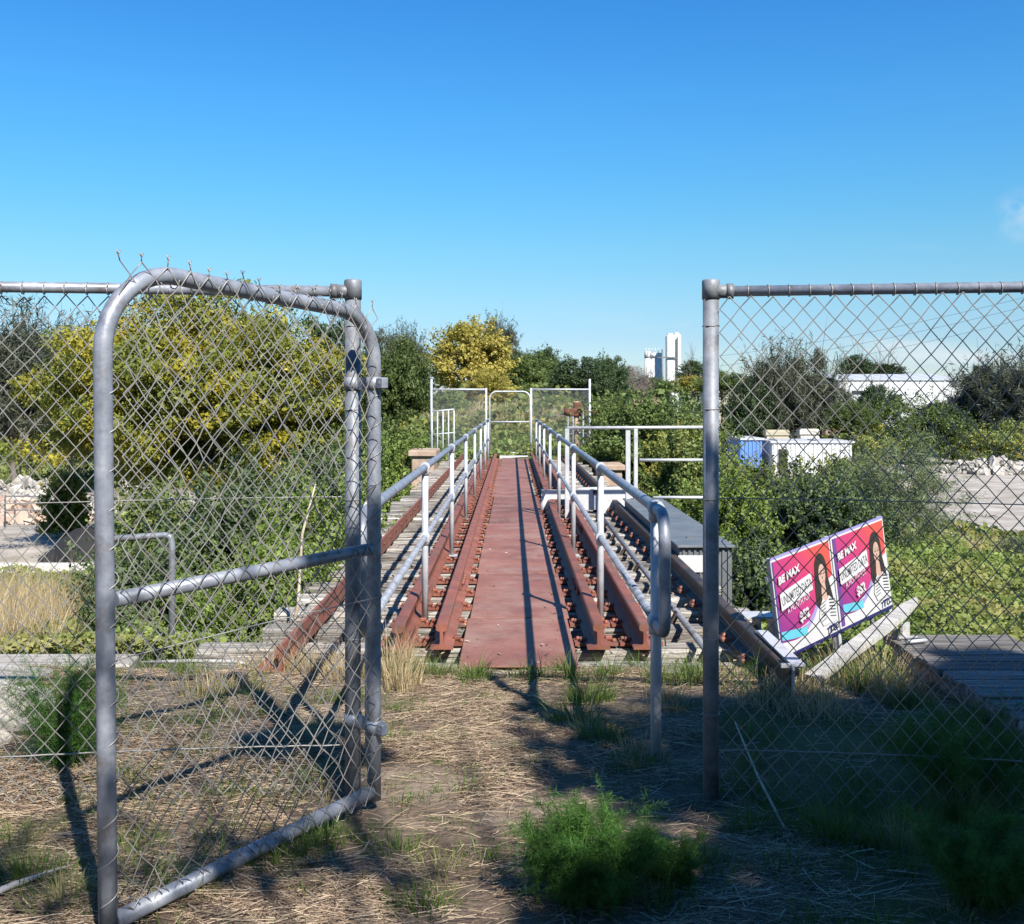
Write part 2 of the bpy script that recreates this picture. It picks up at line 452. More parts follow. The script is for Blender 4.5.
gm, nt, out = new_mat('ground_soil_and_litter'); L = nt.links.new
b = N(nt, 'ShaderNodeBsdfPrincipled'); b.inputs['Roughness'].default_value = .95; b.inputs['Specular IOR Level'].default_value = .15
L(b.outputs[0], out.inputs[0])
tc = N(nt, 'ShaderNodeTexCoord')
n1 = N(nt, 'ShaderNodeTexNoise'); n1.inputs['Scale'].default_value = 1.6; n1.inputs['Detail'].default_value = 12; n1.inputs['Roughness'].default_value = .7
L(tc.outputs['Object'], n1.inputs['Vector'])
r1 = ramp(nt, [(.32, (.052, .037, .027)), (.46, (.115, .086, .064)), (.60, (.19, .148, .11)), (.74, (.27, .215, .165))]); L(n1.outputs[0], r1.inputs[0])
n2 = N(nt, 'ShaderNodeTexNoise'); n2.inputs['Scale'].default_value = .7; n2.inputs['Detail'].default_value = 10
L(tc.outputs['Object'], n2.inputs['Vector'])
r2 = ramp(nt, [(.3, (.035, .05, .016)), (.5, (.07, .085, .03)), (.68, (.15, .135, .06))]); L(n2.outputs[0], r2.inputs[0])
r3 = ramp(nt, [(.3, (.24, .205, .17)), (.5, (.33, .295, .255)), (.7, (.42, .385, .34))]); L(n2.outputs[0], r3.inputs[0])
ag = N(nt, 'ShaderNodeAttribute', attribute_name='green'); ac = N(nt, 'ShaderNodeAttribute', attribute_name='concrete')
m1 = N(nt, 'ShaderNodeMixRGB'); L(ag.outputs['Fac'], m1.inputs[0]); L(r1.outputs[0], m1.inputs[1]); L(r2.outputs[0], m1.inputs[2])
m2 = N(nt, 'ShaderNodeMixRGB'); L(ac.outputs['Fac'], m2.inputs[0]); L(m1.outputs[0], m2.inputs[1]); L(r3.outputs[0], m2.inputs[2])
L(m2.outputs[0], b.inputs['Base Color'])
nb = N(nt, 'ShaderNodeTexNoise'); nb.inputs['Scale'].default_value = 30; nb.inputs['Detail'].default_value = 8; L(tc.outputs['Object'], nb.inputs['Vector'])
bp = N(nt, 'ShaderNodeBump'); bp.inputs['Strength'].default_value = .7; bp.inputs['Distance'].default_value = .03
L(nb.outputs[0], bp.inputs['Height']); L(bp.outputs[0], b.inputs['Normal'])
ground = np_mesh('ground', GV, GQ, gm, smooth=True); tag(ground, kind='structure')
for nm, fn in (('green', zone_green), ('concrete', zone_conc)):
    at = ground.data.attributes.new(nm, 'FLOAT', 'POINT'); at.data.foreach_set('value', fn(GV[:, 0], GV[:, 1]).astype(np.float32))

# ------------------------------------------------------------------ bridge
bridge = thing('railway_bridge', 'disused railway bridge deck of grey sleepers with red oxide rails and central walkway plate', 'bridge', (0.03, 6, 0))
BY0, BY1 = 5.95, 28.2


def bl(mb, name, mats, parent=bridge):
    o = mb.build(name, mats, parent)
    if parent is bridge: o.location = (-.03 + .03, -6, 0)
    return o


y = BY0 + .13; k = 0
sleeper_y = []
while y < BY1 - .1:
    w = .225 + random.uniform(-.025, .02); x0 = -1.78 + random.uniform(-.12, .08); x1 = 1.72 + random.uniform(-.10, .12)
    if k == 0: x0, x1 = -1.35, 1.45
    if k == 1: x0 = -2.0
    mb = MB(); dz = random.uniform(-.012, .0)
    # a sleeper with an uneven top: 10 stations along x
    st = np.linspace(x0, x1, 12); vs = []; fs = []
    for q, sx in enumerate(st):
        wl = w / 2 + random.uniform(-.012, .006); wr = w / 2 + random.uniform(-.012, .006); t1 = dz + random.uniform(-.008, .004); t2 = dz + random.uniform(-.008, .004)
        vs += [(sx, -wl, -.16), (sx, -wl, t1 - .015), (sx, -wl + .015, t1), (sx, wr - .015, t2), (sx, wr, t2 - .015), (sx, wr, -.16)]
    for q in range(len(st) - 1):
        for e in range(6):
            a, b_ = q * 6 + e, q * 6 + (e + 1) % 6
            fs.append((a, a + 6, b_ + 6, b_))
    fs.append(tuple(range(6))); fs.append(tuple((len(st) - 1) * 6 + e for e in range(6))[::-1])
    mb.add(vs, fs)
    o = mb.build('sleeper', M['sleeper'], bridge); o.location = (0, y - 6, 0); o.rotation_euler = (0, 0, random.uniform(-.008, .008))
    sleeper_y.append(y); y += .56 + random.uniform(-.03, .03); k += 1

RAILP = [(-.07, 0), (.07, 0), (.07, .010), (.018, .028), (.010, .04), (.010, .108), (.034, .118), (.036, .146), (.028, .154), (-.028, .154), (-.036, .146), (-.034, .118), (-.010, .108), (-.010, .04), (-.018, .028), (-.07, .010)]


BPM = {}


def rail(name, x, y0, y1, mat, z=.02, joints=(), mirror=1, clip=True, label=None):
    mb = MB(); mb.prism([(a, b) for a, b in RAILP], y0 - 6, y1 - 6, x, z)
    o = mb.build(name, mat, bridge)
    for sy in sleeper_y:
        if y0 <= sy <= y1 and clip:
            if 'bp' not in BPM:
                c = MB(); c.box((0, 0, -.008), (.27, .15, .016))
                for q in (-1, 1):
                    c.box((q * .082, q * .02, .016), (.045, .045, .026), bev=.006); c.ball((q * .112, -q * .03, .008), .017, 6, 4)
                BPM['bp'] = c.build('baseplate', mat, o); bp_ = BPM['bp']
            else:
                bp_ = BPM['bp'].copy(); COL.objects.link(bp_); bp_.parent = o
            bp_.location = (x, sy - 6, z)
    for jy in joints:
        for s in (-1, 1):
            j = MB(); j.box((x + s * .022, jy - 6, z + .072), (.022, .5, .085), bev=.006)
            for q in (-.17, -.06, .06, .17):
                j.ball((x + s * .04, jy - 6 + q, z + .072), .018, 6, 4)
            j.build('fishplate', mat, o)
    return o


rail('running_rail', -.722, 6.35, BY1 - .2, M['oxide'], joints=(8.0, 19))
rail('running_rail', .782, 6.4, BY1 - .2, M['oxide'], joints=(12.2, 22))
rail('guard_rail', -.46, 6.4, BY1 - .4, M['oxide'], joints=(8.5, 18))
rail('guard_rail', .50, 6.4, BY1 - .4, M['oxide'], joints=(8.3, 18.5))
# upturned guard end beside the left running rail
mb = MB(); mb.box((-.70, .62 - .1, .033), (.13, .44, .02)); mb.box((-.66, .5, .06), (.016, .55, .07), bev=.004); mb.build('end_plate', M['oxide'], bridge)
# outer guard angles at the sleeper ends
ANG = [(-.075, 0), (.075, 0), (.075, .014), (-.058, .014), (-.058, .15), (-.075, .15)]
mb = MB(); mb.prism([(-a, b_) for a, b_ in ANG][::-1], 5.9 - 6, BY1 - 6, -1.40, .01)
edge = mb.build('edge_angle', M['oxide'], bridge)
c = MB()
for sy in sleeper_y: c.ball((-1.39, sy - 6, .03), .02, 6, 4); c.ball((-1.32, sy - 6, .10), .016, 6, 4)
c.build('bolt_row', M['rust'], edge)
mb = MB(); mb.prism(RAILP, 5.35 - 6, BY1 - 6, 1.40, .02); edge = mb.build('edge_rail', M['darkrail'], bridge)
cm = None
for sy in sleeper_y:
    if cm is None:
        c = MB(); c.box((0, 0, .0), (.09, .10, .03), bev=.006); c.ball((-.02, 0, .02), .02, 6, 4); cm = c.build('clamp', M['oxide'], edge); c_ = cm
    else:
        c_ = cm.copy(); COL.objects.link(c_); c_.parent = edge
    c_.location = (1.33, sy - 6, .035)
c = MB(); c.box((1.40, 5.37 - 6, .182), (.11, .02, .02)); c.box((1.40, 5.34 - 6, .10), (.012, .02, .16)); c.box((1.40, 5.335 - 6, .012), (.15, .02, .02)); c.box((1.43, 5.75 - 6, .188), (.07, .8, .012))
c.build('end_bracket', M['galv_white'], edge)
# conduit
mb = MB(); mb.tube([(1.13, 5.95 - 6, .05), (1.13, 14 - 6, .05)], .022, 8); cd = mb.build('conduit', M['galv_dark'], bridge)
c = MB()
for q in np.arange(6.2, 14, 1.1): c.box((1.10, q - 6, .03), (.03, .06, .09), rot=Matrix.Rotation(.5, 3, 'Y'))
c.build('conduit_saddle', M['darkrail'], cd)
# walkway plates
jn = [5.98, 7.32, 9.23, 13.0, 16.8, 20.6, 24.4, 28.25]
for a, b_ in zip(jn[:-1], jn[1:]):
    mb = MB(); n = 6
    mb.box((.01, (a + b_) / 2, .02), (.69, b_ - a - .022, .012), bev=.003)
    o = mb.build('walkway_plate', M['plate'], bridge); o.location = (0, -6, random.uniform(-.002, .002)); o.rotation_euler = (0, 0, random.uniform(-.002, .002))
    c = MB()
    for yy in (a + .12, (a + b_) / 2, b_ - .1):
        for xx in (-.24, .26):
            c.ball((xx + random.uniform(-.01, .01), yy, .027), .013, 7, 4, sc=(1, 1, .45))
    c.build('bolt_heads', M['oxide'], o)
# main girders and cross bracing under the deck
for gx in (-.85, .9):
    mb = MB()
    mb.prism([(-.15, -1.0), (.15, -1.0), (.15, -.98), (.01, -.97), (.01, -.19), (.15, -.18), (.15, -.165), (-.15, -.165), (-.15, -.18), (-.01, -.19), (-.01, -.97), (-.15, -.98)], .4, 21.6, gx, 0)
    for q in np.arange(1, 21.5, 1.5): mb.box((gx, q, -.58), (.26, .014, .78))
    mb.build('girder', M['oxide'], bridge)
for ay in (6.25, 27.75):
    mb = MB(); mb.box((0, ay - 6, -1.06), (3.4, .5, 1.78), bev=.02)
    mb.build('abutment', M['stone'], bridge)
mb = MB(); mb.box((.02, 28.5 - 6, .02), (.78, .34, .1), bev=.01); mb.build('threshold_slab', M['whitesteel'], bridge)


# ------------------------------------------------------------------ handrails
def arc(c, r, a0, a1, n, ax):
    return [tuple(Vector(c) + (Vector(ax[0]) * math.cos(a0 + (a1 - a0) * i / n) + Vector(ax[1]) * math.sin(a0 + (a1 - a0) * i / n)) * r) for i in range(n + 1)]


def handrail(x, label, far):
    root = thing('pipe_handrail', label, 'handrail', (x, 4.45, 0))
    posts = [0] + [7.24 - 4.45 + 3.2 * i for i in range(7)]
    if far: posts = [0] + [7.24 - 4.45 + 3.2 * i for i in range(7)]
    zt, zm, end = 1.08, .60, posts[-1] + .7
    rr = .10
    mb = MB()
    pts = [(0, end, zt), (0, posts[1], zt), (0, .1, zt)]
    y0 = -.26
    pts += arc((0, y0 + rr * 1.2, zt - rr * 1.2), rr * 1.2, math.pi / 2, math.pi, 7, ((0, 1, 0), (0, 0, 1)))
    pts += arc((0, y0 + rr * .7, zm + rr * .7), rr * .7, math.pi, 1.5 * math.pi, 6, ((0, 1, 0), (0, 0, 1)))
    pts += [(0, 0.0, zm)]
    mb.tube(pts, .0245, 14); mb.build('top_rail', M['galv'], root)
    mb = MB(); mb.tube([(0, 0, zm), (0, end, zm)], .021, 12); mb.build('mid_rail', M['galv'], root)
    for p in posts:
        mb = MB(); gz = tz(x, 4.45 + p) - .1 if p == 0 else .0
        mb.tube([(0, p, gz), (0, p, zt - .0245 - .001)], .0235, 12)
        for z in (zt, zm):
            mb.tube([(0, p, z - .052), (0, p, z - .005)], .031, 12)
        po = mb.build('post', M['galv_white'], root)
        for z in (zt, zm):
            f = MB(); f.tube([(0, p - .042, z), (0, p + .042, z)], .033, 12); f.ball((0, p, z), .036, 12, 8)
            f.build('clamp_fitting', M['galv_white'], po)
        if p > 0: f = MB(); f.box((0, p, .006), (.12, .10, .012)); f.build('foot_plate', M['galv_white'], po)
    return root


handrail(-.60, 'galvanised pipe handrail on the left side of the red walkway, partly behind the open gate', False)
handrail(.61, 'galvanised pipe handrail on the right side of the red walkway with a rounded loop end', True)

# ------------------------------------------------------------------ fences and gate
def chain(mb, origin, uvec, width, z0, z1, pitch, r, nrm=None, seed=0, wobble=.004, zf=None, prong=False, bulge=.0):
    rg = random.Random(seed); o = Vector(origin); u = Vector(uvec).normalized()
    n = Vector((u.y, -u.x, 0)) if nrm is None else Vector(nrm)
    a = pitch / 2; az = pitch * .585; nw = int(width / a); nk = int(round((z1 - z0) / az)); az = (z1 - z0) / nk
    ph = [rg.uniform(0, 6.28) for _ in range(8)]
    for i in range(nw):
        pts = []
        for kk in range(nk + 1):
            uu = a * (i + ((kk + i) % 2)); zz = z0 + kk * az
            if zf: zz += zf(uu) * (1 - kk / nk)
            w1 = math.sin(uu * 7 + zz * 5 + ph[0]) + math.sin(uu * 13 - zz * 9 + ph[1]) + .7 * math.sin(uu * 29 + zz * 23 + ph[2])
            w2 = math.sin(uu * 6 - zz * 7 + ph[3]) + math.sin(uu * 17 + zz * 11 + ph[4]) + .7 * math.sin(uu * 27 - zz * 31 + ph[5])
            w3 = math.sin(uu * 3 + zz * 2.6 + ph[6]) + .6 * math.sin(uu * 5.1 - zz * 4.3 + ph[7])
            d = r * (1 if (kk % 2) else -1) + bulge * w3
            p = o + u * (uu + wobble * w1) + Vector((0, 0, zz + wobble * w2)) + n * d
            pts.append(p)
        mb.tube(pts, r, 5, caps=False)
        if prong:      # cut wire ends stand up above the top knuckle
            uu = a * (i + ((nk + i) % 2))
            if (nk + i) % 2 == 0 or True:
                pt = pts[-1]
                if (nk + i) % 2:
                    s = rg.uniform(.7, 1.1); h = prong * s
                    mid = pt + Vector((0, 0, h * .55)) + u * rg.uniform(-.006, .006)
                    mb.tube([pt, mid, mid + u * .006 * rg.choice((-1, 1)) + Vector((0, 0, h * .45))], r * .9, 5)
                    mb.tube([mid, mid - u * .007 + Vector((0, 0, h * .42))], r * .9, 5)
                    mb.tube([mid, mid + u * .007 + Vector((0, 0, h * .42))], r * .9, 5)


WR = .0026
PITCH = .077


def fence(p0, p1, label, seed, top=1.955, end_post_x=None):
    root = thing('chain_link_fence', label, 'fence', (p0[0], p0[1], 0), rz=math.atan2(p1[1] - p0[1], p1[0] - p0[0]))
    W = math.hypot(p1[0] - p0[0], p1[1] - p0[1])
    def gz(u):
        t = u / W; return tz(p0[0] + (p1[0] - p0[0]) * t, p0[1] + (p1[1] - p0[1]) * t)
    mb = MB(); mb.tube([(0, 0, gz(0) - .3), (0, 0, 2.0)], .0305, 20)
    po = mb.build('gate_post', M['galv_dark'], root)
    c = MB(); c.tube([(0, 0, 1.925), (0, 0, 1.995), (0, 0, 2.0)], [.034, .034, .030], 20); c.tube([(-.0, 0, top), (.075, 0, top)], .0265, 14); c.tube([(.06, 0, top), (.085, 0, top)], .030, 14)
    c.build('rail_socket', M['galv_dark'], po)
    for q in (2.95,):
        mb = MB(); mb.tube([(q, .0, gz(q) - .3), (q, .0, 1.93)], .0245, 14); mb.build('line_post', M['galv_dark'], root)
    mb = MB(); mb.tube([(0.03, 0, top), (W * .5, 0, top + .004), (W, 0, top)], .0205, 16); rl = mb.build('top_rail', M['galv'], root)
    tw = MB(); a = PITCH; rg = random.Random(seed)
    u = .06
    while u < W:
        tl = rg.uniform(-.3, .3)
        pts = []
        for q in range(11):
            an = 2 * math.pi * q / 10 * .95 + .3
            pts.append((u + tl * .012 * math.cos(an) + .004 * q / 10, .0232 * math.cos(an), top + .0232 * math.sin(an)))
        tw.tube(pts, WR, 5)
        u += a
    tw.build('tie_wires', M['wire'], rl)
    mb = MB()
    chain(mb, (.035, -.034, 0), (1, 0, 0), W - .05, .0, top - .0235, PITCH, WR, seed=seed, wobble=.0028, bulge=.006)
    for v in mb.v: pass
    mb.v = [(v[0], v[1], v[2] + (gz(v[0]) + .02) * (1 - v[2] / top)) for v in mb.v]
    mesh = mb.build('chain_link_mesh', M['wire'], root)
    mb = MB()
    for z, rr in ((1.155, .0022), (.20, .003)):
        pts = [(q, -.028 - .003 * math.sin(q * 40), z + .008 * math.sin(q * 2.2 + z)) for q in np.linspace(.03, W, 90)]
        mb.tube(pts, rr, 5)
    mb.build('tension_wires', M['wire'], root)
    # ties round the post
    mb = MB()
    for z in (.33, .62, .95, 1.155, 1.5, 1.82):
        pts = [(.0325 * math.cos(q * .63), .0325 * math.sin(q * .63), z + .003 * q / 10 + rg.uniform(-.002, .002)) for q in range(11)]
        mb.tube(pts, .0018, 5)
    mb.build('post_ties', M['wire'], po)
    return root


fence((.765, 4.04), (4.3, 3.62), 'chain link fence panel right of the opening, in front of the pink signs', 3)
# left fence runs from its gate post away to the left: mirror by building towards -x
fence((-.612, 4.04), (-4.2, 3.66), 'chain link fence panel left of the opening, passing behind the open gate', 8)

gate = thing('chain_link_gate', 'open chain link gate in a bent galvanised pipe frame with rounded top corners', 'gate', (-.519, 3.95, 0))
GA = Vector((-1.148 + .519, 2.985 - 3.95, 0)); GL = GA.length
gate.rotation_euler = (0, 0, math.atan2(GA.y, GA.x))
zt_g, zb_g, rc = 1.865, .055, .19
mb = MB()
zf_g = zt_g + .045; rf = .24
pts = [(0, 0, zb_g - .02), (0, 0, .5), (0, 0, 1.2), (0, 0, zt_g - rc)]
pts += arc((rc, 0, zt_g - rc), rc, math.pi, math.pi / 2, 9, ((1, 0, 0), (0, 0, 1)))[1:]
pts += arc((GL - rf, 0, zf_g - rf), rf, math.pi / 2, 0, 11, ((1, 0, 0), (0, 0, 1)))
pts += [(GL, 0, 1.2), (GL, 0, .5), (GL, 0, -.02)]
pts = [(p[0] + .02 * (p[0] / GL) * max(0, p[2]) / 1.9, p[1], p[2]) for p in pts]      # the frame leans a little at its free end
mb.tube(pts, .0262, 20); mb.build('pipe_frame', M['galv'], gate)
mb = MB(); mb.tube([(.02, 0, .07), (GL - .02, 0, .045)], .0255, 18); mb.build('bottom_rail', M['galv'], gate)
mb = MB(); mb.tube([(.02, 0, .98), (GL - .02, 0, .965)], .0225, 18); mb.build('cross_bar', M['galv'], gate)
mb = MB(); chain(mb, (.012, .028, 0), (1, 0, 0), GL - .03, .05, 1.885, PITCH, .0022, seed=21, wobble=.0075, prong=.036, bulge=.007)
mb.v = [(v[0], v[1], v[2] + .045 * (v[0] / GL) * (v[2] / 1.885)) for v in mb.v]
mb.build('chain_link_mesh', M['wire'], gate)
mb = MB(); rg = random.Random(4)
for uu in (0, GL):      # lacing wire spiralling round the stiles
    pts = []
    for q in range(0, 12 * 14):
        an = q * 2 * math.pi / 12; z = .1 + (zt_g - .32) * q / (12 * 14)
        pts.append((uu + .0285 * math.cos(an), .0285 * math.sin(an), z))
    mb.tube(pts, .0019, 5)
for q in range(15):
    uu = .06 + q * PITCH; 
    if uu > GL - .05: break
    zc = zt_g + .045 * uu / GL if rc < uu < GL - rf else zt_g - rc + math.sqrt(max(0, rc * rc - (rc - min(uu, GL - uu)) ** 2))
    pts = [(uu + .002 * s, .0285 * math.cos(s * .63 + .5), zc + .0285 * math.sin(s * .63 + .5)) for s in range(10)]
    mb.tube(pts, .0019, 5)
    pts = [(uu + .002 * s, .0275 * math.cos(s * .63 + .5), .06 + .0275 * math.sin(s * .63 + .5)) for s in range(10)]
    mb.tube(pts, .0019, 5)
mb.tube([(0.0, .03, .80), (GL * .5, .031, .805), (GL, .03, .80)], .0022, 5)
mb.build('lacing_wire', M['wire'], gate)
for z in (1.60, .31):
    mb = MB()
    # strap round stile and post: post sits at world (-.612, 4.04)
    v = Vector((-.612 + .519, 4.04 - 3.95, 0)); v.rotate(Matrix.Rotation(-gate.rotation_euler.z, 3, 'Z'))
    for c, rr in ((Vector((0, 0, 0)), .030), (v, .0345)):
        mb.tube([(c.x, c.y, z - .024), (c.x, c.y, z + .024)], rr, 16)
    ang = math.atan2(v.y, v.x)
    mb.box((v.x / 2, v.y / 2, z), (v.length, .012, .046), rot=Matrix.Rotation(ang, 3, 'Z'))
    e = v.normalized() * -.048
    mb.box((e.x, e.y, z), (.04, .03, .042), rot=Matrix.Rotation(ang, 3, 'Z'), bev=.004)
    mb.ball((e.x, e.y, z), .018, 8, 5)
    mb.build('hinge_strap', M['galv'], gate)

# ------------------------------------------------------------------ far end fences, gate
def far_panel(x0, x1, y, label, tall):
    root = thing('chain_link_fence', label, 'fence', (x0, y, 0))
    W = x1 - x0; g = tz((x0 + x1) / 2, y)
    for q in (0, W):
        top = 2.17 if (q == 0) == (tall == 0) else 1.92
        mb = MB(); mb.tube([(q, 0, g - .3), (q, 0, top)], .032, 10); mb.build('post', M['galv_white'], root)
    mb = MB(); mb.tube([(0, 0, 1.88), (W, 0, 1.88)], .024, 10); mb.build('top_rail', M['galv_white'], root)
    mb = MB(); chain(mb, (.03, -.02, 0), (1, 0, 0), W - .05, g + .05, 1.86, .064, .0046, seed=int(x0 * 10) + 50, wobble=.003); mb.build('chain_link_mesh', M['galv_dark'], root)
    mb = MB(); mb.tube([(0, -.02, 1.15), (W, -.02, 1.15)], .004, 5); mb.build('tension_wire', M['wire'], root)


far_panel(-2.24, -.72, 29.2, 'chain link fence panel at the far left end of the bridge beside the golden tree', 0)
far_panel(.53, 2.16, 29.2, 'chain link fence panel at the far right end of the bridge behind the rusty post', 1)
fg = thing('chain_link_gate', 'closed narrow chain link gate at the far end of the red walkway', 'gate', (-.62, 29.1, 0))
mb = MB(); w = 1.12
pts = [(0, 0, .08), (0, 0, 1.6)] + arc((.2, 0, 1.62), .2, math.pi, math.pi / 2, 6, ((1, 0, 0), (0, 0, 1))) + arc((w - .2, 0, 1.62), .2, math.pi / 2, 0, 6, ((1, 0, 0), (0, 0, 1))) + [(w, 0, .08)]
mb.tube(pts, .024, 10); mb.build('pipe_frame', M['galv_white'], fg)
mb = MB(); mb.tube([(0, 0, .98), (w, 0, .98)], .02, 8); mb.tube([(0, 0, .12), (w, 0, .12)], .02, 8); mb.build('cross_bar', M['galv_white'], fg)
mb = MB(); chain(mb, (.03, 0, 0), (1, 0, 0), w - .05, .1, 1.78, .075, .0026, seed=77, wobble=.003); mb.build('chain_link_mesh', M['galv_dark'], fg)


def baluster_rail(x0, x1, y, z0, z1, n, label):
    root = thing('guard_railing', label, 'railing', (x0, y, z0)); W = x1 - x0
    mb = MB(); mb.tube([(0, 0, z1 - z0), (W, 0, z1 - z0 + .06)], .022, 8); mb.tube([(0, 0, (z1 - z0) * .5), (W, 0, (z1 - z0) * .5 + .05)], .018, 8); mb.build('rail', M['galv_white'], root)
    for i in range(n):
        mb = MB(); mb.tube([(W * i / (n - 1), 0, -.3), (W * i / (n - 1), 0, z1 - z0 + .05 * i / n)], .019, 8); mb.build('post', M['galv_white'], root)


baluster_rail(-2.18, -1.58, 28.6, .02, 1.27, 5, 'short white railing on the abutment by the far left fence panel')
baluster_rail(1.58, 2.0, 29.6, .02, 1.23, 4, 'short white railing behind the rusty post at the far right fence')

rp = thing('rusty_post', 'rusty lever post with a bulky head at the far right end of the bridge', 'post', (1.67, 27.3, 0))
mb = MB(); mb.tube([(0, 0, -.2), (0, 0, .8), (0.01, 0, 1.55)], [.075, .07, .065], 12); mb.build('shaft', M['stone'], rp)
mb = MB(); mb.box((-.06, -.02, 1.26), (.42, .2, .2), bev=.02); mb.box((.03, 0, 1.42), (.2, .18, .22), bev=.03); mb.tube([(-.22, -.02, 1.18), (-.22, -.02, 1.36)], .11, 12); mb.build('lever_head', M['rust'], rp)
mb = MB(); mb.tube([(.1, 0, 1.3), (.55, .05, 1.27)], .014, 6); mb.build('pull_rod', M['rust'], rp)

# sandstone pillars beside far end
for (x, y, w, d, z0, z1, lab) in ((-2.02, 24.2, .56, 1.2, -1.6, .30, 'sandstone block pillar beside the left edge of the bridge deck'), (2.30, 25.2, .62, 1.2, -1.6, .10, 'sandstone block pillar beside the right edge of the bridge deck')):
    t = thing('stone_pillar', lab, 'pillar', (x, y, z0))
    mb = MB(); z = z0
    while z < z1 - .2:
        mb.box((random.uniform(-.015, .015), 0, z - z0 + .19), (w - .06, d - .06, .375), bev=.02); z += .38
    mb.build('block_courses', M['stone'], t)
    mb = MB(); mb.box((0, 0, z - z0 + .07), (w + .08, d + .08, .14), bev=.02); mb.build('cap_stone', M['stone'], t)

# ------------------------------------------------------------------ right-hand platform railing, barrier, equipment box
pr = thing('refuge_railing', 'white pipe railing of the small refuge platform right of the bridge', 'railing', (.72, 13.75, 0))
mb = MB()
mb.tube([(0, 0, 1.19), (1.89, 0, 1.20)], .021, 10); mb.build('top_rail', M['galv_white'], pr)
mb = MB(); mb.tube([(.95, 0, .77), (1.89, 0, .77)], .02, 10); mb.build('mid_rail', M['galv_white'], pr)
mb = MB(); mb.tube([(1.13, 0, .28), (1.89, 0, .28)], .02, 10); mb.build('bottom_rail', M['galv_white'], pr)
for (x, y, r, z0) in ((0, 0, .03, 0.0), (.90, .0, .027, -.02), (.80, 0.03, .033, .2), (1.89, 0, .028, -.3)):
    mb = MB(); mb.box((x, y, (1.18 + z0) / 2), (r * 1.9, r * 1.6, 1.18 - z0), bev=.006); mb.build('post', M['galv_white'], pr)
mb = MB(); mb.box((1.35, 1.4, -.32), (.9, 2.9, .07), bev=.008); mb.build('platform_floor', M['plank'], pr)

bar = thing('barrier_plate', 'pale steel barrier plate lying across the right rails under the handrail', 'barrier', (.41, 14.6, 0))
mb = MB()
prof = [(.12, .04), (.12, .25), (.36, .25), (.36, .05)]
mb.box((.17, 0, .245), (.34, .03, .13)); mb.build('end_tab', M['whitesteel'], bar)
mb = MB(); P = [(.38, .02), (1.27, .05), (1.27, .26), (1.15, .36), (.52, .34), (.38, .25)]
mb.add([(x, -.012, z) for x, z in P] + [(x, .012, z) for x, z in P], [tuple(range(6)), tuple(range(11, 5, -1))] + [(i, (i + 6), (i + 1) % 6 + 6, (i + 1) % 6) for i in range(6)])
mb.build('plate', M['whitesteel'], bar)
mb = MB(); mb.tube([(0, -.02, .0), (.06, -.02, .2)], .03, 6); mb.box((.05, 0, .10), (.12, .06, .2), bev=.01); mb.box((.98, -.03, -.02), (.3, .06, .12)); mb.build('support_foot', M['whitesteel'], bar)
mb = MB(); mb.box((.76, -.025, .28), (.09, .01, .06)); mb.box((.9, .05, -.02), (.36, .05, .16)); mb.build('fixing_block', M['darkrail'], bar)

eb = thing('equipment_box', 'long grey ribbed steel equipment box beside the right edge of the deck', 'box', (1.48, 9.3, -.62))
mb = MB(); mb.box((.235, 2.25, .43), (.47, 4.5, .86), bev=.006)
for q in np.arange(.04, .46, .05): mb.box((q, -.006, .43), (.02, .014, .84))
for q in np.arange(.1, 4.5, .12): mb.box((.472, q, .43), (.014, .04, .84))
mb.build('ribbed_body', M['cabinet'], eb)
mb = MB(); mb.box((.235, 2.25, .872), (.51, 4.58, .02), bev=.004); mb.box((.2, .5, .888), (.1, .05, .012)); mb.build('lid', M['cabinet'], eb)
mb = MB(); mb.box((.12, -.016, .72), (.26, .006, .15)); mb.build('label_plate', M['whitesteel'], eb)
mb = MB(); mb.box((.14, -.03, .40), (.22, .04, .20), bev=.004); mb.build('bracket', M['whitesteel'], eb)
mb = MB(); mb.box((.235, 2.25, -.3), (.42, 4.3, .6)); mb.build('plinth', M['concrete'], eb)

jb = thing('cable_bracket', 'small pale steel bracket bolted outside the dark rail near the signs', 'bracket', (1.62, 7.2, 0))
mb = MB(); mb.box((.06, 0, .07), (.22, .2, .012)); mb.box((.06, 0, -.05), (.012, .2, .22)); mb.box((.16, 0, -.0), (.012, .2, .14)); mb.build('angle_plates', M['galv_white'], jb)
mb = MB(); mb.tube([(.06, 0, -.5), (.06, 0, 0)], .02, 8); mb.build('stub_post', M['galv_dark'], jb)

# ------------------------------------------------------------------ signs
def text_mesh(body, size, bold=.0, shear=0.0, sx=1.0):
    cu = bpy.data.curves.new('lettering', 'FONT'); cu.body = body; cu.size = size; cu.offset = bold; cu.shear = shear; cu.resolution_u = 2
    ob = bpy.data.objects.new('lettering', cu); COL.objects.link(ob)
    dg = bpy.context.evaluated_depsgraph_get(); me = bpy.data.meshes.new_from_object(ob.evaluated_get(dg))
    vs = [(v.co.x * sx, v.co.y) for v in me.vertices]; fs = [tuple(p.vertices) for p in me.polygons]
    bpy.data.objects.remove(ob); bpy.data.curves.remove(cu); bpy.data.meshes.remove(me)
    return vs, fs


def printed(name, c):
    return flat(name, c, .35)


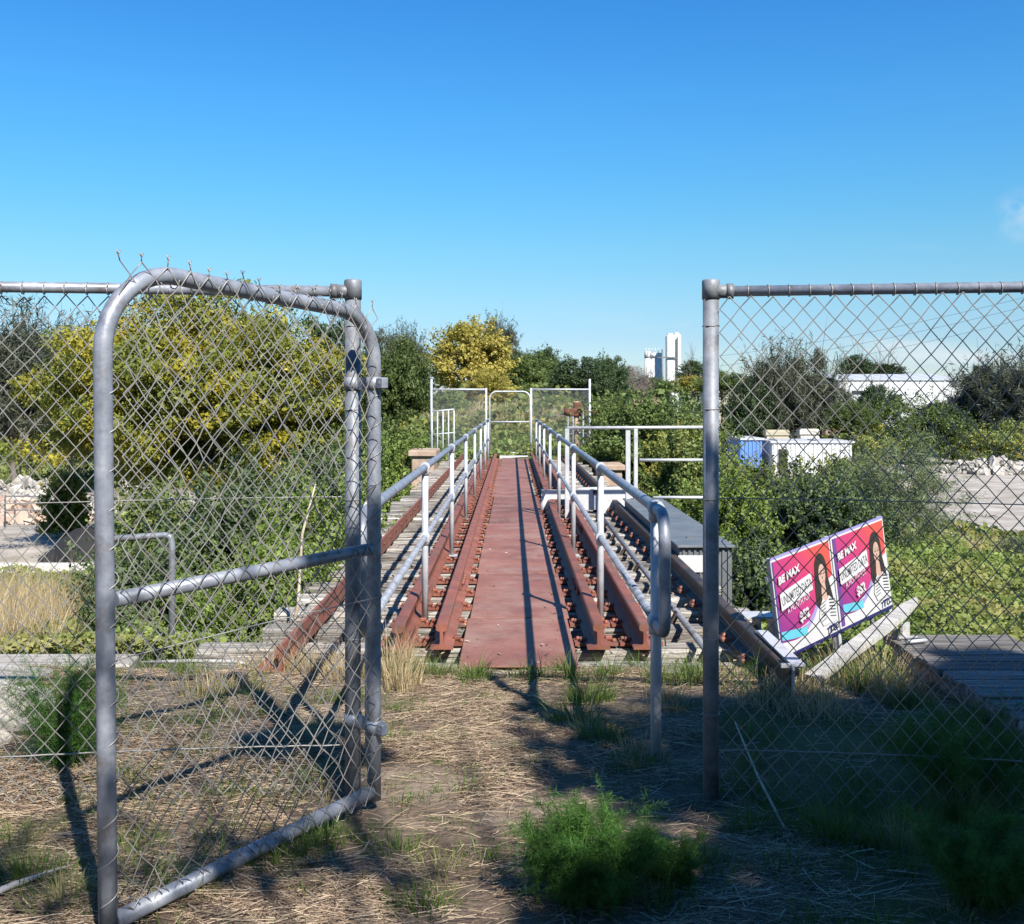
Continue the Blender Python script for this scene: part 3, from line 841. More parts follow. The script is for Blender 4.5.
mG, nt, out = new_mat('printed_gradient'); L = nt.links.new
b = N(nt, 'ShaderNodeBsdfPrincipled'); b.inputs['Roughness'].default_value = .35; L(b.outputs[0], out.inputs[0])
tc = N(nt, 'ShaderNodeTexCoord'); sp = N(nt, 'ShaderNodeSeparateXYZ'); L(tc.outputs['Object'], sp.inputs[0])
a1 = N(nt, 'ShaderNodeMath', operation='MULTIPLY_ADD', i_1=1.1, i_2=.0); L(sp.outputs[0], a1.inputs[0])
a2 = N(nt, 'ShaderNodeMath', operation='MULTIPLY_ADD', i_1=.9); L(sp.outputs[1], a2.inputs[0]); L(a1.outputs[0], a2.inputs[2])
rg_ = ramp(nt, [(.0, (.115, .03, .16)), (.22, (.20, .03, .17)), (.5, (.34, .032, .15)), (.78, (.42, .04, .11)), (1.0, (.46, .07, .055))]); L(a2.outputs[0], rg_.inputs[0])
L(rg_.outputs[0], b.inputs['Base Color'])
SM = [mG, printed('printed_white', (.47, .47, .48)), printed('printed_cyan', (.10, .38, .48)), printed('printed_lilac', (.25, .22, .44)), printed('printed_dark_hair', (.030, .021, .020)), printed('printed_skin', (.42, .28, .225)), printed('printed_grey_ink', (.050, .050, .055)), printed('printed_purple', (.11, .045, .20)), printed('printed_navy', (.02, .02, .09))]

sg = thing('advertising_sign', 'pair of joined pink and purple plastic advertising signs leaning by the deck edge', 'sign', (1.615, 6.28, .0))
SW, SH = .605, .59
dirv = Vector((.98, .80, .18)).normalized()
nrm = Vector((dirv.y, -dirv.x, .04)); nrm = (nrm - dirv * nrm.dot(dirv)).normalized(); upv = nrm.cross(dirv)
RM = Matrix((dirv, upv, nrm)).transposed()
sg.rotation_euler = RM.to_euler()


def sign_panel(i):
    mb = MB(); mb.box((SW / 2, SH / 2, -.004), (SW, SH, .006), mat=1)
    z = [.0]
    def lay(pts, mat):
        z[0] += .0005; mb.poly([(x, y, z[0]) for x, y in pts], mat)
    def txt(body, x, y, size, ang, mat, bold=.004, shear=.2, sx=1.0):
        z[0] += .0005; vs, fs = text_mesh(body, size, bold, shear, sx); ca, sa = math.cos(ang), math.sin(ang)
        mb.add([(x + a * ca - b_ * sa, y + a * sa + b_ * ca, z[0]) for a, b_ in vs], fs, mat)
    cv = lambda f, n=18: [f(t / n) for t in range(n + 1)]
    # coloured field, its lower edge swooping up to the right
    low = cv(lambda t: (.015 + t * (SW - .03) * .78, .085 - .03 * math.sin(t * 2.4) + .30 * t ** 4))
    lay(low + [(SW * .86, SH - .012), (.015, SH - .012)], 0)
    lay([(.80 * SW, .33), (SW - .012, .36), (SW - .012, SH - .012), (.6 * SW, SH - .012)], 0)
    lay(cv(lambda t: (.015 + .46 * t, .10 - .03 * math.sin(t * 2.4) + .24 * t ** 4)) + cv(lambda t: (.475 - .46 * t, .145 + .0 + .24 * (1 - t) ** 4 - .035 * math.sin((1 - t) * 2.6)))[0:], 3)
    lay(cv(lambda t: (.015 + .26 * t, .098 - .028 * math.sin(t * 1.6))) + cv(lambda t: (.275 - .26 * t, .115 + .035 * t)), 2)
    lay([(.015, .012), (.05, .012), (.05, SH - .012), (.015, SH - .012)] if i else [(.008, .06), (.022, .06), (.022, SH - .012), (.008, SH - .012)], 7)
    # woman with long dark hair, striped blouse
    lay0 = lay
    lay = lambda pts, mat: lay0([(SW - .012 - (SW - .012 - x) * .80, y * .98 + .012) for x, y in pts], mat)
    lay(cv(lambda t: (.43 + .085 * math.cos(2.6 - t * 2.9) + .015, .40 + .125 * math.sin(2.6 - t * 2.9)), 14) + [(.545, .30), (.575, .19), (.55, .15), (.52, .2), (.43, .2), (.39, .17), (.345, .21), (.352, .33)], 4)
    lay(cv(lambda t: (.455 + .043 * math.cos(t * 6.28), .385 + .068 * math.sin(t * 6.28)), 20)[:-1], 5)
    lay([(.435, .33), (.48, .33), (.487, .25), (.52, .2), (.43, .2), (.42, .25)], 5)
    lay([(.36, .12), (.385, .19), (.43, .235), (.47, .205), (.51, .24), (.565, .195), (.588, .12), (.588, .06), (.40, .06)], 1)
    for q in range(6):
        yy = .09 + q * .022
        lay([(.385, yy), (.45, yy + .012), (.452, yy + .018), (.386, yy + .006)], 6)
        lay([(.50, yy + .014), (.575, yy), (.576, yy + .006), (.50, yy + .02)], 6)
    for ex in (.436, .474):
        lay([(ex - .011, .395), (ex, .400), (ex + .011, .396), (ex, .391)], 4)
        lay([(ex - .013, .411), (ex, .417), (ex + .013, .412), (ex, .413)], 4)
    lay([(.442, .350), (.455, .346), (.469, .351), (.455, .341)], 0)
    lay([(.452, .385), (.458, .385), (.461, .366), (.450, .366)], 5)
    lay = lay0
    A = .16
    txt('BE MAX', .035, .435, .062, A, 1, .003)
    c, s = math.cos(A), math.sin(A)
    o = Vector((.035, .275)); q = [(0, 0), (.33, 0), (.345, .105), (.015, .105)]
    lay([(o.x + a * c - b_ * s, o.y + a * s + b_ * c) for a, b_ in q], 1)
    txt('UNLIMITED DATA', .046, .302, .078, A, 6, .0006, .1, .50)
    txt('A MONTH FOR', .09, .245, .056, A, 1, .0, .1, .62)
    txt('$52', .20, .165, .082, A, 1, .004, .1, .8)
    lay([(.195, .125), (.275, .140), (.275, .147), (.195, .132)], 1)
    txt('TTC', .47, .022, .055, .06, 8, .003, .2)
    # worn dark edge binding along the bottom
    mb.box((SW / 2, -.010, -.004), (SW, .020, .014), mat=8)
    mb.box((SW / 2, SH + .006, -.006), (SW, .012, .012), mat=3)
    o = mb.build('printed_panel', SM, sg); o.location = (i * (SW + .012), 0, 0)
    return o


sign_panel(0); sign_panel(1)
mb = MB()
for q in (.02, SW + .006, 2 * SW): mb.box((q, SH / 2 - .06, -.022), (.03, SH + .14, .025))
mb.box((SW, SH * .8, -.045), (2 * SW, .03, .02)); mb.box((SW, SH * .15, -.045), (2 * SW, .03, .02))
mb.build('back_frame', M['galv_white'], sg)
mb = MB(); mb.tube([(SW * .95, .1, -.03), (SW * .95, -.22, -.03)], .014, 6); mb.tube([(2 * SW - .2, .1, -.03), (2 * SW - .2, -.32, -.03)], .014, 6); mb.build('leg', M['galv_dark'], sg)

# fallen pale beam
a = Vector((1.62, 5.62, .045)); b_ = Vector((2.52, 6.55, .27)); dv = (b_ - a); ln = dv.length
be = thing('fallen_beam', 'bleached pale plank with a splintered tip propped up below the signs', 'plank', a)
be.rotation_euler = (Matrix((dv.normalized(), Vector((-dv.y, dv.x, 0)).normalized(), dv.normalized().cross(Vector((-dv.y, dv.x, 0)).normalized()))).transposed()).to_euler()
mb = MB(); P = [(-.05, -.05), (ln * .55, -.06), (ln * .8, -.05), (ln, -.015), (ln + .03, .01), (ln * .93, .035), (ln * .5, .045), (-.03, .04)]
k = len(P)
mb.add([(x, y, 0) for x, y in P] + [(x, y, .035) for x, y in P], [tuple(range(k))[::-1], tuple(range(k, 2 * k))] + [(i, (i + 1) % k, (i + 1) % k + k, i + k) for i in range(k)])
mb.build('board', M['palewood'], be)
mb = MB(); mb.box((ln * .72, -.085, -.05), (.10, .014, .12), rot=Matrix.Rotation(.2, 3, 'Y')); mb.box((ln * .72, -.02, -.10), (.03, .03, .22)); mb.build('prop_bracket', M['palewood'], be)

# timber platform on the right
pf = thing('timber_platform', 'low platform of grey crosswise planks beyond the right fence', 'platform', (2.27, 4.0, 0))
q = 0.02
while q < 2.3:
    mb = MB(); w = .17 + random.uniform(-.01, .01)
    mb.box((.36, q + w / 2, .095 + random.uniform(-.004, .004)), (.74 + random.uniform(-.02, .02), w - .018, .04), bev=.004, jit=.005)
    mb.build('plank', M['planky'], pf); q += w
mb = MB()
for x in (.06, .62): mb.box((x, 1.15, .0), (.09, 2.25, .14), bev=.005)
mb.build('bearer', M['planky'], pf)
mb = MB(); mb.tube([(.01, 2.2, .135), (.13, 2.22, .135), (.15, 2.14, .135), (.02, 2.10, .135)], .012, 6); mb.build('bent_bar', M['galv_white'], pf)

# left things: sleepers on the ground, concrete lump, pipe hoop
for i, (x, y, rz, ln, w, lab) in enumerate(((-2.72, 6.32, .16, .85, .27, 'flat grey old sleeper on the ground left of the gate, farther one by the reeds'), (-2.98, 5.78, -.10, .8, .30, 'flat grey old sleeper on the ground left of the gate, nearer and half buried one'))):
    mb = MB(); mb.box((0, 0, 0), (ln, w, .14), bev=.015, jit=.008)
    o = mb.build('loose_sleeper', M['plank']); o.location = (x, y, tz(x, y) - .01); o.rotation_euler = (.05 - .08 * i, .04, rz)
    tag(o, lab, 'sleeper', 'old sleepers lying left of the gate')
mb = MB(); mb.tube([(-.30, .05, 0), (0, .0, .02), (.28, -.06, .03), (.42, -.05, .0)], [.008, .012, .011, .006], 7)
o = mb.build('bleached_branch', M['palewood']); o.location = (-1.9, 6.2, tz(-1.9, 6.2) + .04); tag(o, 'thin bleached branch lying on the ground left of the deck', 'branch')
mb = MB(); mb.ball((0, 0, 0), .27, 16, 10, sc=(1.0, .8, .55), jit=.12, smooth=False)
o = mb.build('concrete_lump', M['rubble']); o.location = (-2.36, 4.88, tz(-2.36, 4.88) + .06); tag(o, 'rough whitish concrete lump half sunk in weeds at the left edge', 'rubble')
D = 7.5; hx0, hx1 = px(104, D), px(171, D)
mb = MB(); zt = zpx(537, D)
mb.tube([(hx0, D, -.6), (hx0, D, zt - .08)] + [(hx0 + .02, D, zt - .02), (hx0 + .08, D, zt - .012), (hx1 - .05, D + .02, zt + .01), (hx1 - .012, D + .02, zt), (hx1, D + .02, zt - .04), (hx1, D + .02, -.6)], .024, 10)
o = mb.build('pipe_hoop', M['galv_dark']); tag(o, 'grey bent pipe hoop standing in the bushes behind the open gate', 'pipe')

# ------------------------------------------------------------------ vegetation builders
def shrub(label, pxx, D, ytop, wpx, mat, n, leaf, seed, name='shrub', asp=.55, base_drop=.3, depth=None, **kw):
    X = px(pxx, D); g = tz(X, D); zt = zpx(ytop, D); h = max(.4, zt - g + base_drop); rx = wpx * D / F / 2; ry = depth or rx
    rng = np.random.default_rng(seed)
    root = thing(name, label, 'shrub' if name == 'shrub' else 'tree', (X, D, g - base_drop))
    o, cc = crown_obj('foliage', M[mat], rng, int(n * 1.9), kw.pop('clumps', 60), (rx * 1.0, ry, h * .47), leaf * .7, asp, root, (0, 0, h * .5), low_cut=-1, clump_r=kw.pop('clump_r', .27), inner=.2, shag=.34, **kw)
    trunk_obj(rng, cc, (0, 0, 0), h * .6, .03 + h * .008, M['bark'], root, 12, 'stems')
    return root


# near left
shrub('bright green bramble shrub directly behind the open gate, left of the deck', 268, 9.3, 548, 190, 'lf_near', 26000, .052, 1, depth=1.0, clumps=80)
shrub('leafy green bush just left of the deck, behind the gate hinge post', 325, 12.5, 492, 140, 'lf_near', 20000, .066, 2, clumps=70)
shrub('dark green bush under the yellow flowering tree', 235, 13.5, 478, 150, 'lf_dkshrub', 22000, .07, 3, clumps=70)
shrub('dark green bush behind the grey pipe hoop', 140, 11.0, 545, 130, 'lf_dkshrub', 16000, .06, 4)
shrub('low dark bush with lit tips right of the dry reeds', 108, 8.6, 590, 58, 'lf_dkshrub', 7000, .05, 41)
shrub('yellow green bush beside the left yard', 66, 43, 474, 46, 'lf_yellow', 7000, .16, 5)
shrub('small yellow green bush left below the yellow tree', 150, 27, 488, 90, 'lf_olive', 7000, .13, 42)
shrub('green bush at the left deck edge below the stone pillar', 375, 19, 470, 90, 'lf_near', 14000, .085, 6)
shrub('light green bush beside the left stone pillar', 398, 24, 438, 60, 'lf_near', 10000, .10, 7)
shrub('green thicket behind the left stone pillar', 380, 30, 425, 90, 'lf_mid', 12000, .12, 8)
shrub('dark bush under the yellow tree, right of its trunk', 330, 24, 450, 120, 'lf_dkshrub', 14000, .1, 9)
shrub('green bush on the bank behind the far left fence panel', 452, 41, 396, 40, 'lf_near', 7000, .14, 61)
shrub('green bush on the bank behind the far right fence panel', 556, 42, 398, 44, 'lf_near', 7000, .14, 62)
shrub('light green bush high on the bank straight behind the far closed gate', 508, 50, 389, 46, 'lf_near', 7000, .16, 63)
# right of bridge
shrub('big green bush behind the white refuge railing', 655, 27, 396, 130, 'lf_mid', 26000, .11, 10, clumps=90)
shrub('broad olive bush right of the refuge railing', 690, 22, 428, 84, 'lf_olive', 20000, .095, 11, clumps=80)
shrub('bright green bush beside the grey equipment box', 722, 15.5, 480, 110, 'lf_near', 20000, .075, 12, clumps=80)
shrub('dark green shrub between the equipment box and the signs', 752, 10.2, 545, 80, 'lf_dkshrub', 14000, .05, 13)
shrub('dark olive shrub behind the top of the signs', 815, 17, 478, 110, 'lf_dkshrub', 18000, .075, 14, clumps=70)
shrub('yellow flecked shrub in front of the white site shed', 775, 26, 464, 100, 'lf_olive', 14000, .11, 15)
shrub('low yellow olive shrub right of the white site shed', 846, 31, 458, 96, 'lf_olive', 10000, .13, 43)
shrub('yellow green bush in front of the grey twiggy tree', 608, 33, 398, 55, 'lf_olive', 9000, .12, 16)
shrub('dense green bush right of the far rusty post', 600, 31, 425, 50, 'lf_mid', 9000, .11, 17)
shrub('pale feathery wattle shrub with grey stem left of the grey slope', 900, 24, 434, 128, 'lf_casp', 17000, .16, 18, asp=.10, droop=.2, clumps=80, clump_r=.26)
shrub('grey green feathery shrub in the dry grass at the right edge', 1018, 22, 540, 46, 'lf_casp', 5000, .15, 19, asp=.10, droop=.2)
shrub('low dark shrub beside the pale wattle, nearer the signs', 868, 21, 505, 56, 'lf_dkshrub', 9000, .08, 20)
shrub('green bushes below the dark casuarina at right', 990, 92, 424, 110, 'lf_olive', 9000, .26, 44)
shrub('green bush in front of the long white warehouse', 912, 92, 394, 104, 'lf_mid', 9000, .25, 45)
shrub('olive bush between the shed and the warehouse trees', 862, 90, 425, 80, 'lf_olive', 8000, .25, 46)

# trees ---------------------------------------------------------------
_proto = {}


def proto(kind, seed):
    key = (kind, seed)
    if key not in _proto:
        rng = np.random.default_rng(100 + seed)
        spec = {'dark': ('lf_dark', 42000, 100, .052, .55, dict(shag=.26)), 'mid': ('lf_mid', 42000, 100, .052, .55, dict(shag=.26)), 'cas': ('lf_cas', 30000, 100, .13, .10, dict(droop=.05, clump_r=.2, shag=.34)), 'gold': ('lf_gold', 38000, 90, .052, .6, dict(shag=.24)), 'bare': ('lf_bare', 6000, 60, .16, .05, {})}[kind]
        o, cc = crown_obj('crown', M[spec[0]], rng, spec[1], spec[2], (1, 1, 1), spec[3], spec[4], None, (0, 0, 0), **spec[5])
        tb = trunk_obj(rng, cc, (0, 0, -1.55), 1.75, .06, M['graybark' if kind == 'bare' else 'bark'], None, 22)
        _proto[key] = (o, tb)
        return o, tb, True
    o, tb = _proto[key]
    return o, tb, False


def tree(label, pxx, D, ytop, wpx, kind, seed, low=None, rz=0.0, name=None, group=None):
    X = px(pxx, D); g = tz(X, D); zt = zpx(ytop, D); low = g + .25 * (zt - g) if low is None else zpx(low, D)
    kf = {'cas': 1.20, 'dark': 1.08, 'mid': 1.08, 'gold': 1.06}.get(kind, .98); rz_h = (zt - low) / (1 + kf); cz = low + rz_h; rx = wpx * D / F / 2 * (.97 if kind == 'cas' else 1.0)
    root = thing(name or 'tree', label, 'tree', (X, D, g - .1), group)
    o, tb, fresh = proto(kind, seed)
    if not fresh:
        o = o.copy(); tb = tb.copy(); COL.objects.link(o); COL.objects.link(tb)
    for q in (o, tb):
        q.parent = root; q.location = (0, 0, cz - g + .1); q.scale = (rx, rx, rz_h); q.rotation_euler = (0, 0, rz)
    tb.scale = (rx, rx, max(rz_h, (cz - g + .3) / 1.55))
    return root


# the big yellow flowering tree
rng = np.random.default_rng(77); D = 38.0; X = px(205, D); g = tz(X, D)
ty = thing('flowering_tree', 'broad yellow flowering tree behind the open gate', 'tree', (X, D, g))
o, cc = crown_obj('crown', M['lf_yellow'], rng, 200000, 560, (5.85, 4.6, 3.6), .125, .5, ty, (0, 0, zpx(403, D) - g + .05), clump_r=.17, inner=.55, low_cut=-.95)
trunk_obj(rng, cc, (0, 0, -.2), 4.2, .26, M['bark'], ty, 40)

tree('tall grey green casuarina at the far left edge, behind the yellow tree', 15, 58, 306, 120, 'cas', 1, low=475)
tree('grey green casuarina between the left edge and the yellow tree', 72, 62, 320, 90, 'cas', 2, low=470, rz=1.0)
tree('dark olive tree behind the left rubble heap and yellow tree', 110, 70, 338, 120, 'dark', 3, low=470, rz=2)
tree('dark tree behind the right side of the yellow tree', 330, 60, 322, 100, 'dark', 4, low=460)
tree('dense dark green tree just left of the far fence panel', 400, 41, 343, 72, 'mid', 5, low=452)
tree('dark tree top standing behind the gate hinge post', 385, 66, 330, 60, 'cas', 3, low=420, rz=.5)
tree('dark casuarina left of the golden tree', 408, 74, 326, 45, 'cas', 1, low=410, rz=2.2)
tree('golden yellow tree beyond the far end of the bridge', 470, 56, 322, 88, 'gold', 6, low=405)
tree('dark pointed casuarina directly behind the golden tree', 497, 68, 316, 48, 'cas', 2, low=400, rz=2.9)
tree('small yellow tree right below the golden tree', 488, 47, 372, 45, 'gold', 6, low=412, rz=2, name='tree')
tree('round green tree right of the golden tree', 530, 60, 356, 60, 'mid', 7, low=410, rz=.4)
tree('dark green tree behind the far closed gate', 512, 72, 352, 50, 'dark', 3, low=400, rz=4)
tree('dark tree with a small pointed top above the far gate', 545, 78, 350, 50, 'dark', 4, low=405, rz=1.2)
tree('broad dark green tree behind the far right fence panel', 580, 52, 360, 66, 'dark', 3, low=418, rz=3)
tree('dark green tree left of the grey twiggy tree', 607, 64, 358, 48, 'dark', 4, low=415, rz=2.4)
tree('grey leafless twiggy tree left of the silos', 630, 70, 362, 55, 'bare', 8, low=412)
tree('dark green tree behind the grey twiggy tree', 648, 120, 378, 60, 'mid', 5, low=402, rz=1.6)
tree('large dark casuarina right of the right gate post', 776, 104, 343, 80, 'cas', 1, low=476, rz=.8)
tree('dark casuarina half merged with the large one, nearer the warehouse', 814, 106, 350, 74, 'cas', 3, low=478, rz=1.9)
tree('low dark tree at the left foot of the large casuarina', 748, 102, 385, 56, 'dark', 3, low=464, rz=5)
tree('dark round tree in front of the long white warehouse', 876, 95, 386, 48, 'dark', 4, low=432, rz=3.3)
tree('green tree in front of the warehouse, right of the casuarinas', 852, 90, 402, 50, 'mid', 7, low=440, rz=3)
tree('dark tree below the right end of the warehouse', 940, 92, 404, 56, 'dark', 3, low=436, rz=.9)
tree('broad grey green casuarina inside the right edge', 988, 104, 357, 88, 'cas', 2, low=470, rz=.2)
tree('tallest grey green casuarina at the right edge of the fence', 1030, 100, 351, 92, 'cas', 1, low=470, rz=1.4)
tree('yellowish tree between the silos and the right gate post', 690, 210, 376, 34, 'gold', 6, low=396, rz=1)
tree('pale olive tree just behind the right gate post', 722, 200, 372, 50, 'mid', 7, low=398, rz=2.2)
tree('dark round tree above the left end of the warehouse', 857, 260, 356, 36, 'dark', 3, low=382, rz=1.1)
tree('low dark tree above the middle of the warehouse roof', 884, 265, 364, 44, 'dark', 4, low=382, rz=2.1)
tree('dark tree on the skyline right of the silos', 693, 290, 361, 34, 'dark', 4, low=386, rz=4.1)

# trees behind the viewer whose shade falls on the right foreground
def shade_tree(label, blobs, base, seed, name='shade_tree', limbs=8):
    rng = np.random.default_rng(seed); root = thing(name, label, 'tree', base); ccs = []; Vs = []; Qs = []; off = 0
    for (c, rad, n, ncl, lf) in blobs:
        P, Nn, cc = crown_points(rng, n, ncl, rad, clump_r=.26, inner=.15, low_cut=-1)
        P = P + np.array(c); ok = P[:, 1] < -.12
        P, Nn = P[ok], Nn[ok]
        V, Q = leaves(P, lf * (.6 + .8 * rng.random(len(P))), Nn, .5, rng); Vs.append(V - np.array(base)); Qs.append(Q + off); off += len(V); ccs.append(cc + np.array(c) - np.array(base))
    np_mesh('crown', np.concatenate(Vs), np.concatenate(Qs), M['lf_dark'], root)
    trunk_obj(rng, np.concatenate(ccs), (0, 0, -.2), 4.5, .18, M['bark'], root, limbs)


SL = Vector((.47, -.915, 1.0))


def cast(x, y, h):
    return (x + SL.x * h, y + SL.y * h, h)


shade_tree('leafy tree behind the near fence that shades the right foreground',
           [(cast(2.15, 4.2, 6.2), (1.85, .95, .95), 24000, 110, .15),
            (cast(2.35, 2.6, 5.2), (1.35, .9, 1.0), 16000, 60, .15),
            (cast(.62, 2.95, 5.2), (.6, .4, .5), 2600, 18, .12),
            (cast(3.2, 5.0, 7.2), (.9, .7, .8), 6000, 30, .14),
            (cast(2.75, 5.6, 7.0), (.55, .5, .5), 2200, 14, .12),
            (cast(.23, 5.08, 6.3), (.27, .22, .28), 1400, 8, .08),
            ((8.2, -4.6, 5.6), (4.2, 3.6, 4.2), 30000, 120, .30),  # broad unseen canopy added to the tree to hold back sky fill
            ((6.1, -2.85, 6.1), (2.9, 1.9, 1.9), 26000, 110, .24),  # overhead canopy, likewise added to cut fill on the right foreground
            (cast(.25, 2.75, 4.6), (.45, .2, .35), 1000, 12, .10),
            (cast(-1.1, 3.3, 5.4), (1.0, .6, .6), 700, 26, .09)], (4.9, -3.2, 0), 5)
shade_tree('leafy tree with a thin crown behind the viewer shading the open gate',
           [(cast(-.9, 4.62, 6.3), (.40, .32, .45), 1700, 14, .09)], (3.2, -5.4, 0), 6, limbs=4)

# unseen trees added behind the viewer to darken sky fill and reflections
for (x, y, h, w_, kd, sd_, rz, lab) in ((-7.5, -9.5, 6.0, 3.2, 'dark', 3, .4, 'unseen dark green tree added behind the viewer to cut sky fill, furthest from the shade'), (-2.5, -11, 6.5, 3.6, 'mid', 5, 1.4, 'unseen bushy green tree added behind the viewer to cut sky fill, in line with the bridge'), (3.2, -10.5, 7.0, 3.6, 'dark', 4, 2.4, 'unseen dark bushy tree added behind the viewer to cut sky fill, beside the shading tree'), (11.5, -2.2, 6.5, 3.2, 'mid', 7, 3.0, 'unseen green tree added beside the viewer to cut sky fill, outside the right fence')):
    root = thing('tree', lab, 'tree', (x, y, -.1)); o, tb = _proto[(kd, sd_)]; o = o.copy(); tb = tb.copy(); COL.objects.link(o); COL.objects.link(tb)
    for q in (o, tb): q.parent = root; q.location = (0, 0, h * .5); q.scale = (w_, w_ * .8, h * .52); q.rotation_euler = (0, 0, rz)

# distant woodland
rng = np.random.default_rng(31); n = 60000
cl = 420; cxs = rng.uniform(-330, 330, cl); cys = rng.uniform(330, 420, cl); hh = rng.uniform(5.5, 9.5, cl) * (1 + .25 * np.sin(cxs * .03))
idx = rng.integers(0, cl, n); q = unit(rng.normal(size=(n, 3)))
P = np.stack([cxs[idx] + q[:, 0] * 7, cys[idx] + q[:, 1] * 7, -4 + hh[idx] * (.55 + .45 * q[:, 2])], 1)
V, Q = leaves(P, 1.3 * (.6 + .8 * rng.random(n)), q + rng.normal(size=(n, 3)) * .4, .6, rng)
o = np_mesh('distant_woodland', V, Q, M['lf_far']); tag(o, 'dark line of distant woods along the horizon', 'woodland', kind='stuff')
# mid-distance scrub between yards
n = 70000; th = rng.uniform(-.50, .50, n); dd = np.exp(rng.uniform(math.log(34), math.log(210), n)); X_ = dd * np.tan(th); 
keep = (zone_conc(X_, dd) < .3); X_, dd = X_[keep], dd[keep]; n = len(X_)
hb = .25 + .35 * np.clip(wob(X_, dd, 4) + .3, 0, 1.2)
zz = terr(X_, dd) + hb * rng.random(n) ** .6 * 1.3
V, Q = leaves(np.stack([X_, dd, zz], 1), .08 + .0045 * dd * (.6 + .8 * rng.random(n)), rng.normal(size=(n, 3)) + np.array([0, -.3, .8]), .6, rng)
o = np_mesh('far_scrub', V, Q, M['lf_olive']); tag(o, 'low olive scrub covering the ground between the far trees', 'scrub', kind='stuff')

# ground cover on the slopes
n = 420000; th = rng.uniform(-.56, .56, n); dd = np.exp(rng.uniform(math.log(5.6), math.log(40), n)); X_ = dd * np.tan(th)
keep = ~((np.abs(X_) < 1.75) & (dd < 28.6)) & ~((X_ > -3.6) & (X_ < 2.9) & (dd < 6.5)) & (zone_conc(X_, dd) < .35) & ~((X_ < -2.2) & (dd < 9) & (X_ > -4.6) & (dd < 7.2))
X_, dd = X_[keep], dd[keep]; n = len(X_)
hb = .10 + .30 * np.clip(wob(X_ * 1.3, dd * 1.3, .8) + .35, 0, 1.3) * ss(6, 10, dd)
zz = terr(X_, dd) + hb * rng.random(n) ** .55
V, Q = leaves(np.stack([X_, dd, zz], 1), (.022 + .0027 * dd) * np.exp(rng.normal(0, .35, n)), rng.normal(size=(n, 3)) * .8 + np.array([0, -.25, 1.0]), .6, rng)
o = np_mesh('ground_cover', V, Q, M['lf_lime']); tag(o, 'bright green creeping ground cover on the slopes either side of the bridge', 'ground cover', kind='stuff')


# blades of grass ------------------------------------------------------
def blades(P, H, W, lean, rng, lie=None):
    """three-segment tapered blades; P roots, H length, lean (n,2) tip offset in lengths"""
    n = len(P); a = rng.uniform(0, 2 * math.pi, n); side = np.stack([np.cos(a), np.sin(a), np.zeros(n)], 1)
    V = np.empty((n, 8, 3)); H = H.reshape(-1, 1); W = W.reshape(-1, 1)
    for i, t in enumerate((0, .38, .74, 1.0)):
        off = np.concatenate([lean * t ** 1.8, np.full((n, 1), t) * (1 - .35 * t * np.minimum(1, np.linalg.norm(lean, axis=1, keepdims=True)))], 1) * H
        c = P + off; w = W * (1 - t * .92) * .5
        V[:, i * 2] = c - side * w; V[:, i * 2 + 1] = c + side * w
    base = np.arange(n)[:, None] * 8
    Q = np.concatenate([base + np.array([0, 1, 3, 2]), base + np.array([2, 3, 5, 4]), base + np.array([4, 5, 7, 6])], 0)
    return V.reshape(-1, 3), Q


def tufts(specs, rng):
    Ps, Hs, Ws, Ls = [], [], [], []
    for (x, y, r, n, h, w) in specs:
        a = rng.uniform(0, 6.28, n); rr = r * rng.random(n) ** .7
        X = x + np.cos(a) * rr; Y = y + np.sin(a) * rr * .8
        Ps.append(np.stack([X, Y, terr(X, Y) - .01], 1)); hh = h * (.45 + .65 * rng.random(n)) * (1 - .5 * rr / r)
        Hs.append(hh); Ws.append(w * (.6 + .6 * rng.random(n)))
        Ls.append(np.stack([np.cos(a), np.sin(a)], 1) * (.2 + .5 * rng.random((n, 1))) + rng.normal(size=(n, 2)) * .18)
    return np.concatenate(Ps), np.concatenate(Hs), np.concatenate(Ws), np.concatenate(Ls)


def gpx(x, y, z=0.0):
    D = F * (HC - z) / (y - HY); return px(x, D), D


rng = np.random.default_rng(9)
sp = []
for q in range(70):       # fringe along the front of the deck
    x = rng.uniform(-.55, 2.1); sp.append((x, 5.78 + rng.normal() * .07, .09, int(rng.integers(18, 60)), rng.uniform(.10, .26), .006))
for (x, y, n, h) in ((590, 700, 260, .24), (575, 725, 200, .26), (605, 745, 220, .20), (640, 770, 150, .16), (455, 745, 60, .13), (465, 790, 60, .12), (30, 880, 260, .16), (60, 905, 200, .16), (15, 845, 160, .15), (140, 845, 120, .12), (150, 880, 160, .14), (300, 855, 220, .16), (325, 840, 160, .15), (275, 870, 160, .13), (420, 905, 180, .13), (400, 850, 120, .13), (440, 870, 120, .12), (235, 800, 140, .12), (190, 760, 120, .12), (130, 780, 160, .13), (355, 700, 90, .14), (250, 690, 120, .16), (190, 670, 160, .18), (150, 660, 160, .18), (410, 660, 160, .16), (395, 665, 120, .2), (660, 905, 220, .14), (700, 870, 220, .16), (755, 830, 260, .15), (830, 840, 300, .2), (900, 850, 300, .22), (960, 820, 360, .25), (1010, 880, 360, .25), (730, 690, 140, .16), (770, 700, 160, .2), (690, 670, 140, .18), (640, 665, 160, .18), (390, 740, 120, .12), (480, 850, 60, .10), (930, 760, 300, .22), (990, 770, 300, .25), (880, 685, 260, .3), (855, 690, 260, .26), (835, 680, 200, .26), (900, 705, 240, .28), (810, 700, 160, .2), (400, 675, 120, .24), (380, 680, 120, .22)):
    X, Dd = gpx(x, y); sp.append((X, Dd, .13, n, h, .0055))
for q in range(120):
    X, Dd = rng.uniform(-.7, .9), rng.uniform(3.2, 5.8); sp.append((X, Dd, rng.uniform(.04, .10), int(rng.integers(10, 50)), rng.uniform(.05, .11), .004))
